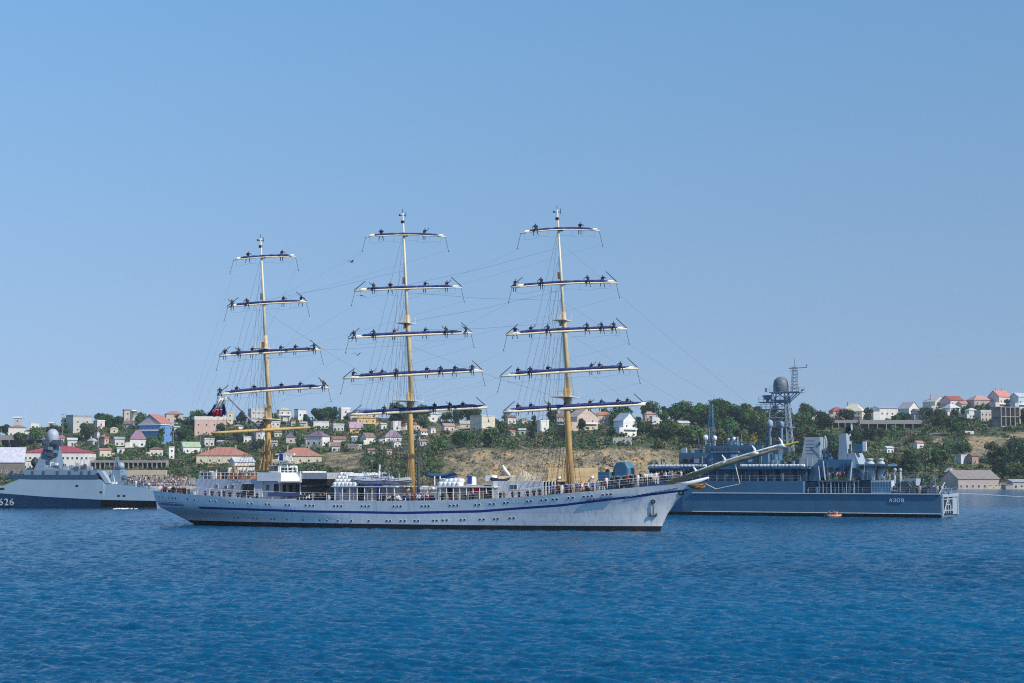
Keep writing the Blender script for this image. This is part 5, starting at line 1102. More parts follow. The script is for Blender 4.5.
def arail(x0, x1, z, d, name="railing", h=1.1, par=lst):
    mb = MB(); n = max(2, int(abs(x1 - x0) / 1.7))
    for i in range(n + 1): x = x0 + (x1 - x0) * i / n; mb.tube([(x, d, z), (x, d, z + h)], .025, 4)
    for k in (.4, .7, 1.0): mb.tube([(x0, d, z + h * k), (x1, d, z + h * k)], .013, 4)
    mb.build(name, navyl, par)
arail(.5, xst - 1, zdk + .1, -.15); arail(xst + .5, xbow - 22, zup, -.15)
def ab(name, x0, x1, yt, yb, d0, d1, m=navy, par=lst, **k):
    mb = MB(); e = AZ.pbox(mb, x0, x1, yt, yb, d0, d1, **k); o = mb.build(name, m, par); return o, e
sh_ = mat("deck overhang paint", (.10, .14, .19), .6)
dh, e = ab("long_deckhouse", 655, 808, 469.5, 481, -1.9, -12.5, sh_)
mb = MB(); AZ.pbox(mb, 648, 809, 467.6, 469.3, -.4, -14); mb.build("raft_deck", navy, lst)
for k in range(20): mb = MB(); p = ap(652 + k * 8.1, 469.3, -.7); mb.tube([p, (p.x, p.y, zup)], .07, 5); mb.build("stanchion", navy, lst)
for px in (670, 690, 742, 760, 778, 796):
    p = ap(px, 476, -1.88); mb = MB(); mb.box(p.x - .4, p.x + .4, p.y, p.y + .05, zup + .1, zup + 2.1); mb.build("door", dark, dh)
rk = 0
for a, b in ((651, 706), (741, 804)):
    n = 15 if a < 700 else 17
    for k in range(n):
        p = ap(a + (b - a) * (k + .5) / n, 467.1, -.6); p.z = ap(730, 467.6, -.4).z + .34
        raft(AZ.W(p), AZ.rz, "white raft canister %s from the %s on the landing ship's upper deck" % (ORD[k], "bow end, forward row" if a < 700 else "bowsprit tip, after row"), "white rafts along the landing ship's upper deck", .86)
mb = MB(); p0, p1 = ap(650, 470.5, -.9), ap(706, 470.5, -.9); mb.tube([p0, p1], .55, 8); mb.build("rolled_net", black, lst)
# bridge and forward house
b1, e = ab("bridge_house", 679, 768, 452.5, 467.5, -2.6, -12)
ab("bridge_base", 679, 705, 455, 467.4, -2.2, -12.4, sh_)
b2, e = ab("bridge", 705, 762, 445.5, 452.3, -3.2, -11.5); shipwin(b2, [(709 + 4 * i, 449.5) for i in range(12)], -3.2, .5, .55, fr=AZ, ms=[navy, glass])
mb = MB(); AZ.pbox(mb, 711, 738, 451.6, 452.4, -1.9, -3); mb.build("bridge_wing", navyl, lst)
mb = MB(); AZ.pbox(mb, 731, 737, 454.3, 457.4, -2.4, -2.62); mb.build("signal_panel", white, lst)
arail(ap(682, 452, -2.8).x, ap(704, 452, -2.8).x, ap(690, 455, -2.2).z, -2.8); arail(ap(706, 446, -3.4).x, ap(760, 446, -3.4).x, e[3], -3.4)
for px, py, r, m, l in ((705.6, 437.6, .52, white, "forward"), (714.8, 438, .46, white, ""), (728.5, 440, .38, navyl, ""), (734, 439, .40, white, ""), (736, 443.6, .3, white, "")):
    p = ap(px, py, -5); mb = MB(); mb.tube([(p.x, p.y, e[3]), (p.x, p.y, p.z)], .14, 6); ped = mb.build("radome_post", navyl, lst); mb = MB(); mb.lathe(p, [(.01, r * 1.15), (r * .6, r * .95), (r * .95, r * .45), (r, 0), (r * .9, -r * .6), (r * .6, -r)], 12); mb.build("radome", m, ped, True)
def lattice(name, base, top, wb, wt, n, r, m, par, parts=True):
    """four-legged lattice tower between two points"""
    base, top = V(base), V(top); mb = MB(); P = lambda t, sx, sy: base + (top - base) * t + V((sx, sy, 0)) * ((wb + (wt - wb) * t) / 2)
    cs = ((-1, -1), (1, -1), (1, 1), (-1, 1))
    for c in cs: mb.tube([P(0, *c), P(1, *c)], r, 5)
    for k in range(n):
        for i in range(4):
            a, b = cs[i], cs[(i + 1) % 4]; t0, t1 = k / n, (k + 1) / n
            mb.tube([P(t0, *a), P(t1, *b)], r * .6, 4); mb.tube([P(t1, *a), P(t1, *b)], r * .6, 4)
    return mb.build(name, m, par)
p0, p1 = ap(711, 446, -6), ap(711.5, 404, -6); lattice("signal_mast", (p0.x, p0.y, e[3]), p1, 1.5, .35, 9, .06, navy, lst)
mb = MB(); 
for z in (.45, .68): q = V((p0.x, p0.y, e[3])) + (p1 - V((p0.x, p0.y, e[3]))) * z; mb.tube([q + V((-1, 0, 0)), q + V((1.1, 0, 0))], .05, 4)
mb.build("signal_yard", navy, lst)
# the big lattice mast
zb_ = ap(779, 453, -7).z; ml0 = ap(779.5, 453, -7); ml1 = ap(780.5, 392, -7)
steel = mat("mast grey", (.20, .25, .31), .5)
tw = lattice("lattice_mast", (ml0.x, ml0.y, zb_), (ml1.x, ml1.y, ml1.z), 4.6, 2.6, 7, .13, steel, lst)
r0, r1 = ap(791.5, 446, -6), ap(786, 396, -6); lattice("mast_leg", (r0.x, r0.y, zb_), r1, 1.0, .7, 12, .07, navyl, lst)
def plat(px0, px1, py, d0, d1, par, h=.22, rl=True):
    mb = MB(); e = AZ.pbox(mb, px0, px1, py - .5, py + .5, d0, d1); mb.build("mast_platform", steel, par)
    if rl:
        mb = MB(); 
        for y in (d0 - .05, d1 + .05):
            for i in range(6): x = e[0] + (e[1] - e[0]) * i / 5; mb.tube([(x, y, e[3]), (x, y, e[3] + 1)], .03, 4)
            for k in (.5, 1.0): mb.tube([(e[0], y, e[3] + k), (e[1], y, e[3] + k)], .025, 4)
        mb.build("mast_railing", steel, par)
    return e
ep = plat(769, 799, 392, -5, -9, lst); el = plat(758.5, 786, 402, -5.4, -8.6, lst); plat(756, 783, 409.5, -5.6, -8.4, lst); plat(766, 789, 427, -5, -9, lst)
mb = MB(); q = ap(797, 393, -7); s = ap(786, 404, -7); mb.tube([q, s], .12, 5); mb.tube([q + V((0, 1.8, 0)), s + V((0, 1, 0))], .1, 5); mb.tube([q - V((0, 1.8, 0)), s - V((0, 1, 0))], .1, 5); mb.build("platform_brace", steel, lst)
q = ap(780.8, 384.5, -7); r = 1.52; mb = MB(); mb.lathe((q.x, q.y, 0), [(.01, q.z + r * 1.05), (r * .5, q.z + r * .92), (r * .87, q.z + r * .55), (r, q.z), (r, q.z - r * .75), (r * .9, ep[3] + .02)], 20); mb.build("main_radome", mat("radome slate", (.13, .16, .19), .55), lst, True)
mb = MB(); 
for x, y in ((-1.9, 1.5), (2.6, 1.5)): mb.box(q.x + x - .2, q.x + x + .2, q.y + y - .2, q.y + y + .2, ep[3], ep[3] + .8)
mb.build("platform_locker", steel, lst)
u0, u1 = ap(794.5, 391.5, -7), ap(794.8, 367, -7); lattice("upper_mast", (u0.x, u0.y, ep[3]), u1, 1.2, .75, 7, .06, steel, lst)
mb = MB(); mb.tube([u1, u1 + V((0, 0, 1.6))], .07, 5); mb.tube([ap(789, 368.6, -7), ap(807, 367.2, -7)], .09, 5); mb.tube([ap(806.6, 367.2, -7), ap(806.8, 364, -7)], .12, 5); mb.tube([ap(790, 371, -7), ap(798, 370.6, -7)], .06, 4); mb.tube([ap(790.5, 368.6, -7), ap(790.5, 366.6, -7)], .08, 4); mb.build("antenna_arm", steel, lst)
rq = ap(767.4, 401.4, -7); mb = MB(); mb.tube([(rq.x, rq.y, el[3]), (rq.x, rq.y, el[3] + .9)], .28, 8); mb.box(rq.x - .6, rq.x + .6, rq.y - .4, rq.y + .4, el[3] + .5, el[3] + .95); mb.hexa([(rq.x - 1.0, rq.y + .25, el[3] + .98), (rq.x + 1.0, rq.y + .25, el[3] + .98), (rq.x + 1.0, rq.y - .25, el[3] + .98), (rq.x - 1.0, rq.y - .25, el[3] + .98)], [(rq.x - .8, rq.y + .5, el[3] + 1.35), (rq.x + .8, rq.y + .5, el[3] + 1.35), (rq.x + .8, rq.y + .1, el[3] + 1.35), (rq.x - .8, rq.y + .1, el[3] + 1.35)]); mb.build("search_radar", steel, lst)
for px, py, r, m in ((770, 423.6, .62, navyl), (781.4, 424.4, .55, steel)):
    p = ap(px, py, -4.6); mb = MB(); mb.lathe(p, [(.01, r * 1.3), (r * .6, r * 1.1), (r, r * .4), (r, -r * .7), (r * .7, -r * 1.1)], 12); o = mb.build("radome", m, lst, True); mb = MB(); mb.tube([p + V((0, 0, -r)), (p.x, p.y, ap(770, 445, -5).z)], .3, 8); mb.build("radome_post", steel, o)
mb = MB(); mb.tube([ap(801, 391, -7), ap(803.5, 389.5, -7)], .14, 5); mb.build("insulator", rope, lst)
for i in range(5): mb = MB(); p = ap(766 + i * 5.2, 449, -4.4); mb.box(p.x - .5, p.x + .5, p.y - .5, p.y + .5, p.z - 1, p.z + .3 + .3 * (i % 2)); mb.build("deck_locker", navyl if i % 2 else sh_, lst)
# after superstructure
bl, e = ab("funnel_block", 797.5, 818.5, 437, 481, -2.6, -8.6, navyl, tx1=1.2, ty1=1.2)
mb = MB()
for i in range(5): p = ap(808, 441 + i * 3.2, -2.5); mb.box(e[0] + .8, e[1] - 1.8, -2.95 + i * 0 + .3, -2.5, p.z - .08, p.z + .08)
mb.build("louvre", sh_, bl)
for k in range(5): mb = MB(); z = e[2] + 1 + k * 1.5; mb.box(e[0] - .08, e[0] - .001, -3.4 - (k % 2) * 1.5, -4.1 - (k % 2) * 1.5, z, z + .7); mb.build("vent_opening", dark, bl)
mb = MB()
for y in (-3.2, -4.0): mb.tube([(e[0] - .25, y, e[2]), (e[0] - .25, y, e[3] - .2)], .05, 4)
for k in range(16): z = e[2] + .4 * k; mb.tube([(e[0] - .25, -3.2, z), (e[0] - .25, -4.0, z)], .04, 4)
mb.tube([(e[0] - .1, -6.2, e[2]), (e[0] - .6, -6.2, e[3] - 1), (e[0] - .3, -6.2, e[3] + .3)], .22, 6); mb.build("ladder", navyl, bl)
tw2, e = ab("director_tower", 838, 847.5, 433.5, 460, -4, -7.6, navyl, tx0=.25, tx1=.25)
mb = MB(); 
for k in range(3): mb.box(e[0] - .08, e[0] + .1, -5.3 - .5 * k, -5.9 - .5 * k, e[2] + .6 + 1.6 * k, e[2] + 1.5 + 1.6 * k)
mb.build("vent_opening", dark, tw2)
p = ap(848.5, 432, -6); mb = MB(); mb.tube([(p.x, p.y, e[3]), (p.x, p.y, e[3] + .5)], .55, 12); mb.ball((p.x, p.y, e[3] + .95), .62, 12); o = mb.build("gun_director", black, lst, True)
mb = MB(); c = V((p.x - .55, p.y + .1, e[3] + 1.35)); rows = [[c + V((-.25 * rr ** 2 - .15 * rr * math.cos(a) * 0, rr * math.cos(a), rr * math.sin(a) - .25 * rr * 0)) for a in [2 * math.pi * k / 14 for k in range(14)]] for rr in (.01, .3, .55, .72)]; mb.grid(rows, 0, True); mb.build("dish", navyl, o, True)
ab("director_box", 853, 862.5, 444, 452, -4.5, -7, navy); ab("box_panel", 862.6, 866, 441.5, 451, -5, -5.5, white)
dk, e = ab("aft_deckhouse", 818, 852, 459.5, 477.5, -1.6, -11, navy); ab("aft_house_step", 848, 861, 453, 470, -4, -10, navyl, tx0=1.2)
ab("gun_deck", 817, 858, 480.5, 481.6, -.5, -14, sh_)
for k in range(11): mb = MB(); p = ap(819 + k * 3.9, 481.6, -.6); mb.tube([p, (p.x, p.y, zdk)], .08 if k % 3 else .13, 5); mb.build("stanchion", navyl if k % 2 else navy, lst)
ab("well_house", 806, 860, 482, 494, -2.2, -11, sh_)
mb = MB(); p = ap(853, 481, -.8); q = ap(849, 494, -.8); mb.tube([ap(852, 462, -1.5), ap(850, 481, -.8), q], [.16, .2, .14], 6); mb.tube([ap(849.5, 479, -.8), ap(846, 485, -.8)], .1, 5); mb.build("boat_davit", navyl, lst)
mb = MB(); mb.tube([ap(823, 461, -1.4), ap(825, 479, -.8), ap(828, 484, -.7)], [.14, .18, .14], 6); mb.build("boat_davit", navyl, lst)
mb = MB(); mb.tube([ap(818.5, 466, -1.4), ap(820, 481, -.8)], .14, 6); mb.build("boat_davit", navyl, lst)
pf, e = ab("funnel_platform", 856, 888, 464.2, 466, -1.5, -9, navy)
for px, rad, d in ((869.6, 1.05, -3.2), (880.8, .85, -5.2)):
    p = ap(px, 466, d); zt = ap(px, 464.2, d).z; zbm = ap(px, 480, d).z
    mb = MB(); mb.tube([(p.x, p.y, zbm), (p.x, p.y, p.z - .05)], rad, 16); o = mb.build("funnel", mat("funnel grey", (.30, .38, .46), .5), lst, True)
    mb = MB(); mb.lathe((p.x, p.y, zt), [(rad * .9, .02), (rad * .9, .35), (rad * .6, .5), (rad * .6, .75), (rad * .75, .8), (rad * .7, 1.05), (.01, 1.15)], 14); mb.build("funnel_cap", mat("cap pale", (.42, .44, .46), .5), o, True)
ab("funnel_house", 856, 872, 478, 494, -3, -10, sh_)
ct, e = ab("white_container", 871, 891.5, 480.5, 493.6, -1.4, -6.5, mat("container white", (.60, .64, .68), .5))
mb = MB()
for i in range(7): p = ap(873 + i * 2.8, 487, -1.38); mb.box(p.x - .14, p.x + .14, -1.4, -1.28, e[2] + .4, e[3] - .2)
mb.build("container_rib", navy, ct)
for px in (895, 900.5): p = ap(px, 480, -4); mb = MB(); mb.tube([(p.x, p.y, zdk), (p.x, p.y, ap(px, 471, -4).z)], .22, 8); mb.lathe((p.x, p.y, ap(px, 471, -4).z), [(.3, 0), (.36, .15), (.36, .4), (.01, .6)], 10); mb.build("vent_head", navyl, lst, True)
ab("winch_house", 891.8, 903, 480.3, 493.8, -5, -10, navyd); ab("deck_store", 904, 916, 478.6, 487, -6, -10, navyl); ab("deck_store_base", 903, 918, 487.2, 494, -4, -10, navyd)
mb = MB(); p = ap(905, 494, -2.5); c = V((p.x, p.y, zdk + 1.1)); mb.tube([c + V((0, -1.2, 0)), c + V((0, 1.2, 0))], 1.1, 14); mb.tube([c + V((0, -1.3, 0)), c + V((0, -1.2, 0))], 1.35, 14); mb.tube([c + V((0, 1.2, 0)), c + V((0, 1.3, 0))], 1.35, 14); mb.build("cable_drum", navyd, lst)
arail(ap(884, 480, -4).x, ap(928, 480, -4).x, ap(905, 478.4, -5).z, -5)
for pts in (((918, 494), (922, 479), (930, 476)), ((927, 494), (931, 482), (938, 478)), ((935, 494), (933, 484)), ((912, 486), (921, 490), (926, 493)), ((938, 494), (944, 485), (949, 494))):
    mb = MB(); mb.tube([ap(a, b, -4 - (a % 3)) for a, b in pts], .16, 6); mb.build("davit_arm", navyd, lst)
for px in (916, 924, 932): mb = MB(); p = ap(px, 494, -6); mb.box(p.x - .8, p.x + .8, p.y - .8, p.y + .8, zdk, zdk + 1.2 + .4 * (px % 3)); mb.tube([(p.x, p.y, zdk + 1.2), (p.x + .3, p.y, zdk + 2.6)], .2, 6); mb.build("mooring_winch", navyd, lst)
# fittings crowding the upper decks: lockers, pipes, whips, hose boxes, window rows
rg_ = random.Random(14)
def fittings(x0, x1, yb, d0, d1, n, smax=.7, whip=.25):
    for i in range(n):
        px = rg_.uniform(x0, x1); d = rg_.uniform(d1, d0); p = ap(px, yb, d); z = ap((x0 + x1) / 2, yb, d0).z; s = rg_.uniform(.2, smax); h = rg_.uniform(.4, 1.5); mb = MB(); k = rg_.random()
        if k < .5: mb.box(p.x - s, p.x + s, p.y - s * .7, p.y + s * .7, z, z + h, 0, .04, .04, .04, .04)
        elif k < .75: mb.tube([(p.x, p.y, z), (p.x, p.y, z + h)], s * .5, 8); mb.lathe((p.x, p.y, z + h), [(s * .7, 0), (s * .75, .12), (s * .4, .3), (.01, .35)], 8)
        else: mb.tube([(p.x, p.y, z), (p.x, p.y, z + h), (p.x + s, p.y, z + h + .4)], .1, 5); mb.box(p.x + s - .2, p.x + s + .2, p.y - .2, p.y + .2, z + h + .3, z + h + .7)
        mb.build("deck_fitting", rg_.choice((navy, navyl, navyl, navyd, sh_)), lst)
        if rg_.random() < whip: mb = MB(); mb.tube([(p.x + .4, p.y, z), (p.x + .5, p.y, z + rg_.uniform(2, 4.5))], .04, 4); mb.build("whip_antenna", navyl, lst)
fittings(682, 704, 454.5, -3, -9, 7); fittings(706, 764, 445.3, -3.6, -9, 14, .6, .35); fittings(764, 800, 467.3, -1.2, -8, 14); fittings(738, 766, 452, -3, -6, 5); fittings(820, 852, 459.3, -2, -8, 9, .5); fittings(856, 888, 480, -1.2, -3, 6, .5); fittings(892, 938, 494, -1, -9, 36, 1.0, .3); fittings(651, 700, 467.3, -2, -10, 8, .5); fittings(806, 856, 494, -.8, -2, 9, .5, 0); fittings(872, 890, 480.3, -2, -6, 4, .5)
def piping(x0, x1, yt, yb, d, n):
    for i in range(n):
        px = rg_.uniform(x0, x1); a, b = ap(px, yt, d), ap(px, yb, d); mb = MB()
        if rg_.random() < .5: mb.tube([a + V((0, .1, 0)), b + V((0, .1, 0))], rg_.uniform(.05, .12), 5); mb.build("pipe", rg_.choice((navyl, navy, navyd)), lst)
        else: s = rg_.uniform(.25, .6); mb.box(a.x - s, a.x + s, a.y, a.y + .12, (a.z + b.z) / 2 - s * .8, (a.z + b.z) / 2 + s * .8); mb.build("wall_locker", rg_.choice((navyl, navyd, dark)), lst)
piping(680, 704, 456, 466, -2.2, 6); piping(706, 766, 455, 466, -2.6, 14); piping(660, 806, 471, 480, -1.9, 22); piping(819, 850, 462, 476, -1.6, 10); piping(806, 858, 483, 493, -2.2, 12); piping(800, 816, 458, 479, -2.55, 6); piping(893, 902, 482, 493, -5, 3)
shipwin(b1, [(684 + 7.2 * i, 459.5) for i in range(11)], -2.58, .4, .4, fr=AZ, ms=[navyl, dark])
# bow gun
g0 = ap(624, 476, -6); zt = zup; mb = MB(); mb.tube([(g0.x, g0.y, zt - .2), (g0.x, g0.y, g0.z)], [2.6, 2.3], 18); gb = mb.build("gun_barbette", navy, lst, True)
mb = MB(); zt = g0.z; tp = ap(624, 461.5, -6).z
prof = [(-1.9, 0), (-2.0, .45), (-1.2, .93), (0, 1), (1.2, .95), (1.9, .55), (2.0, 0)]
rows = [[(g0.x - u_ * k * 1.0, g0.y + sy, zt + (tp - zt) * v_) for u_, v_ in prof] for sy, k in ((-1.75, .8), (-1.3, 1), (1.3, 1), (1.75, .8))]; mb.grid(rows)
mb.poly(rows[0]); mb.poly(rows[3][::-1]); gt = mb.build("gun_turret", navy, lst); bv = gt.modifiers.new("b", 'BEVEL'); bv.width = .45; bv.segments = 3
mb = MB(); mb.tube([(g0.x + 1.6, g0.y, zt + (tp - zt) * .55), (g0.x + 5.2, g0.y, zt + (tp - zt) * .95)], [.16, .1], 8); mb.build("gun_barrel", navyd, gt)
mb = MB(); mb.box(g0.x - 2.12, g0.x - 1.9, g0.y - .6, g0.y + .7, zt + .5, zt + 1.7); mb.build("turret_hatch", dark, gt)
ab("ammunition_box", 598, 609, 472, 482, -3, -6, navy); mb = MB(); p = ap(607.5, 471, -4); mb.ball(p, .5, 8); mb.build("searchlight", black, lst)
arail(ap(598, 480, -1).x, ap(640, 480, -1).x, zup, -1)
# people on the landing ship
for i, px in enumerate((829, 833, 837.5, 840, 844.5)):
    p = ap(px, 480.5, -1.0); person(AZ.W(p), rp.uniform(-.6, .6), ['tan', 'dark', 'tan', 'red', 'dark'][i], "%s person from the bow on the landing ship's gun deck" % ORD[i], "crew on the landing ship's gun deck")
for i, px in enumerate((657, 668, 681, 694, 752, 768, 783, 797)):
    p = ap(px, 481, -1.0); p.z = zup; person(AZ.W(p), rp.uniform(-.6, .6), ['dark', 'dark', 'white', 'dark'][i % 4], "%s crewman from the bow under the landing ship's raft deck" % ORD[i], "crew under the raft deck")
for i, px in enumerate((911, 920, 929, 934, 940)):
    p = ap(px, 494, -1.2); p.z = zdk + .05; person(AZ.W(p), rp.uniform(-.6, .6), ['dark', 'tan', 'dark', 'white', 'dark'][i], "%s crewman toward the stern corner of the landing ship's after deck" % ORD[i], "crew on the landing ship's after deck")

# ------------------------------------------------------------------ the corvette
Q1 = ground(156, 508.6); CV = Frame(Q1, V((-math.cos(R(7)), -math.sin(R(7)) * -1, 0)), 1)
cor = empty("corvette", CV.O, CV.rz); tag(cor, "grey missile corvette with shade coloured into its lower hull and domed radar tower", "warship")
def cp(px, py, d=0.0): return CV.L(px, py, d)
xl = cp(-130, 500).x
KN = [(cp(px, py).x, cp(px, py).z) for px, py in ((156, 501), (100, 499.8), (45, 496.8), (0, 493.3), (-130, 488))]
TP = [(cp(px, py, -1.4).x, cp(px, py, -1.4).z) for px, py in ((156, 492), (147, 489), (127, 485.5), (117, 484), (106, 484), (103, 480), (97, 479), (20, 479), (8, 484), (-4, 489), (-130, 486))]
UPN = [(x, z) for x, z in TP]
cg = mat("corvette grey", (.175, .26, .35), .5, var=.05, scale=.3, stain=(.2, .26, .32), stain_amt=.25, streak=True); cdk = mat("corvette dark blue", (.014, .050, .115), .5)  # lower hull darker: shade of its outward flare put into the colour
xs = sorted(set([0] + [x for x, z in TP] + [x for x, z in KN] + [xl * k / 30 for k in range(31)])); rows = []
for x in xs:
    t = clamp((x - xl * .72) / (xl * .28)); k = 1 - t ** 2; wl = (4.6 * k); kn = 5.3 * (1 - t ** 3); zt, zk = interp(TP, x), interp(KN, x); tpw = max(.05, kn - 1.4 * clamp((zt - zk) / 4)); yc = -5.3
    rows.append([(x, yc + wl, -1), (x, yc + wl + .02, .35), (x, yc + kn - .02, zk), (x, yc + kn, zk + .02), (x, yc + tpw, zt), (x, yc - tpw, zt), (x, yc - kn, zk), (x, yc - wl, -1)])
xbk0, xbk1 = cp(155, 505).x, cp(101, 505).x
mb = MB(); mb.grid(rows, rowmat=lambda a, b: (3 if b == 0 else (2 if rows[a][0][0] < xbk1 else 1)) if b < 2 else 0); mb.poly(rows[0]); mb.build("hull", [cg, cdk, mat("exhaust black", (.010, .008, .012), .5), boot], cor)
mb = MB(); mb.box(cp(9, 477).x, cp(96, 477).x, -1.25, -9.3, cp(50, 479).z + .003, cp(50, 474.8).z); mb.build("deck_edge", band, cor)
a = cp(-1.2, 503.2, -.3); lettering("626", 2.35, "hull_number", mat("number pale", (.46, .50, .56), .5), cor, V((a.x, -.30, a.z - .5)), (-1, 0, 0), (0, .2, 1), .12)
def cb(name, x0, x1, yt, yb, d0, d1, m=cg, par=cor, **k):
    mb = MB(); e = CV.pbox(mb, x0, x1, yt, yb, d0, d1, **k); return mb.build(name, m, par), e
sp_, e = cb("superstructure", 24, 97, 469.8, 474.8, -1.9, -8.6, ty0=-.5)
for px in (33, 44, 58, 70, 82, 90): mb = MB(); p = cp(px, 472.4, -2.1); mb.box(p.x - .3, p.x + .3, p.y - .3, p.y + .32, p.z - .35, p.z + .35); mb.build("hatch", navyd, sp_)
for i in range(6): mb = MB(); p = cp(30 + i * 12, 469.8, -3 - (i % 3)); mb.box(p.x - .6, p.x + .6, p.y - .5, p.y + .5, p.z, p.z + .5 + .3 * (i % 2)); mb.tube([p, p + V((.5, 0, 1.6))], .07, 5); mb.build("deck_fitting", navyl if i % 2 else navyd, cor)
t0 = cp(48, 470, -5.2); zt = cp(52, 444, -5.2).z; zb = t0.z; xa, xb = cp(61, 470, -5.2).x, cp(38, 470, -5.2).x; ya, yb = cp(58, 445, -5.2).x, cp(47.5, 445, -5.2).x
mb = MB(); mb.hexa([(xa, -2.6, zb), (xb, -2.6, zb), (xb, -7.8, zb), (xa, -7.8, zb)], [(ya, -4.2, zt), (yb, -4.2, zt), (yb, -6.2, zt), (ya, -6.2, zt)]); tw = mb.build("radar_tower", mat("tower grey", (.17, .235, .31), .5, stain=(.12, .15, .19), stain_amt=.4, streak=True), cor)
for px, py in ((49, 462), (53, 455), (52, 464), (56, 465)): mb = MB(); p = cp(px, py, -3.2); mb.box(p.x - .4, p.x + .4, p.y - .5, p.y + .4, p.z - .5, p.z + .5); mb.build("sensor_box", navyd if px % 2 else white, tw)
for px, py, r in ((46.5, 443, .9), (57.5, 443, 1.1), (51.5, 450, .7)):
    p = cp(px, py, -4); mb = MB(); mb.box(p.x - r, p.x + r, p.y - .9, p.y + .7, p.z - .75, p.z + .75); mb.tube([p + V((0, .7, 0)), p + V((0, 1.1, 0))], .45, 10); mb.build("fire_control", navyd, tw)
p = cp(52.7, 436.5, -5.2); r = 1.5; mb = MB(); mb.lathe((p.x, p.y, p.z), [(.01, r * 1.28), (r * .5, r * 1.15), (r * .87, r * .72), (r, r * .1), (r * .98, -r * .9), (r * .8, -1.75)], 20); mb.build("radome", mat("radome pale", (.36, .40, .48), .5), tw, True)
mb = MB(); q = cp(52, 441, -5.2)
for s in (-1, 1): mb.tube([q + V((s * 1.4, 0, -.6)), q + V((s * 2.4, 0, .6)), q + V((s * 2.4, 0, 1.2))], .12, 5)
mb.build("antenna_horn", cg, tw)
p = cp(35, 467, -4); mb = MB(); mb.tube([(p.x, p.y, e[3]), (p.x, p.y, p.z)], .75, 12); mb.ball((p.x, p.y, p.z + 1.1), 1.0, 12, k=1.2); g = mb.build("close_in_gun", mat("gun dark green", (.03, .05, .05), .6), cor, True); mb = MB(); mb.tube([(p.x + .6, p.y, p.z + 1.2), (p.x + 2.4, p.y, p.z + 1.5)], .1, 6); mb.build("gun_barrel", black, g)
fb, _ = cb("bridge_front", 8, 24, 474, 479, -2.2, -8.2, navyd, tx1=1.6); shipwin(fb, [(15 + 2.6 * i, 476) for i in range(4)], -2.2, .4, .5, fr=CV, ms=[navyd, glass])
mb = MB(); mb.tube([cp(6, 478.6, -3), cp(13, 471, -3)], .35, 6); mb.tube([cp(3, 480.5, -3), cp(9, 476, -3)], .3, 6); mb.build("deck_gun", navyd, cor)
rg_ = random.Random(23)
for i in range(34):
    px = rg_.uniform(24, 122); yb_ = 469.9 if px < 97 else 484; p = cp(px, yb_, rg_.uniform(-7, -2.3)); s = rg_.uniform(.2, .6); h = rg_.uniform(.4, 1.7); mb = MB(); mb.box(p.x - s, p.x + s, p.y - s, p.y + s, p.z - .3, p.z + h, 0, .05, .05, .05, .05)
    if i % 3 == 0: mb.tube([(p.x, p.y, p.z + h), (p.x + .3, p.y, p.z + h + 1.5)], .06, 4)
    mb.build("deck_fitting", rg_.choice((cg, navyl, navyd, navyd, white if i % 5 == 0 else cg)), cor)
for i in range(9): mb = MB(); p = cp(rg_.uniform(43, 58), rg_.uniform(446, 467), -3.2); mb.box(p.x - .45, p.x + .45, p.y - .7, p.y + .5, p.z - .35, p.z + .35); mb.build("sensor_box", rg_.choice((navyd, cg, navyl)), tw)
for a, b, dd in ((97.5, 105.5, -1.2), (103, 109, -5)):   # sloping blast screens at the break of the deck
    p, q = cp(a, 471, dd), cp(b, 483.5, dd); mb = MB(); mb.hexa([(p.x, dd, p.z), (p.x - 1.1, dd, p.z), (q.x - 1.1, dd, q.z), (q.x, dd, q.z)], [(p.x, dd - 2.4, p.z), (p.x - 1.1, dd - 2.4, p.z), (q.x - 1.1, dd - 2.4, q.z), (q.x, dd - 2.4, q.z)]); mb.build("blast_screen", navyl, cor)
ms0 = cp(117.5, 481, -5); lattice("after_mast", (ms0.x, ms0.y, ms0.z - 1), cp(117, 457, -5), 1.6, .5, 7, .09, cg, cor)
cb("after_house", 109, 122, 470, 484, -3, -8, cg, tx0=.6, tx1=.8); mb = MB(); p = cp(121, 466, -4); mb.ball(p, .9, 10); mb.tube([p, (p.x, p.y, cp(121, 472, -4).z)], .4, 8); mb.build("after_radome", navyl, cor, True)
p = cp(124, 480, -4); mb = MB(); mb.tube([(p.x, p.y, p.z - 1.4), p], .9, 12); mb.ball(p + V((0, 0, .4)), .85, 10); mb.tube([p + V((0, 0, .5)), p + V((-3, 0, .9))], .12, 6); mb.build("after_gun", navyd, cor, True)
for i in range(7): mb = MB(); p = cp(110 + i * 5.5, 486 + i * .3, -2.5 - (i % 2) * 2); mb.box(p.x - .5, p.x + .5, p.y - .5, p.y + .5, p.z - .8, p.z + .5 + .3 * (i % 3)); mb.build("deck_locker", navyd if i % 2 else cg, cor)
mb = MB(); zz = [(x, interp(TP, x)) for x in [cp(155 - i * 2.6, 490).x for i in range(17)]]
for x, z in zz: mb.tube([(x, -1.2, z), (x, -1.2, z + 1.1)], .04, 4)
for k in (.55, 1.1): mb.tube([(x, -1.2, z + k) for x, z in zz], .03, 4)
mb.build("railing", cg, cor)
for px, py in ((76.5, 486), (101, 492.3), (119, 496), (124.5, 496), (3.5, 489), (1, 489)): mb = MB(); p = cp(px, py, -.55); zk, zt_ = interp(KN, p.x), interp(TP, p.x); p.y = -1.4 * clamp((zt_ - zk) / 4) * clamp((p.z - zk) / max(.1, zt_ - zk)); mb.box(p.x - .3, p.x + .3, p.y - .4, p.y + .10, p.z - .25, p.z + .25); mb.build("side_port", black, cor)
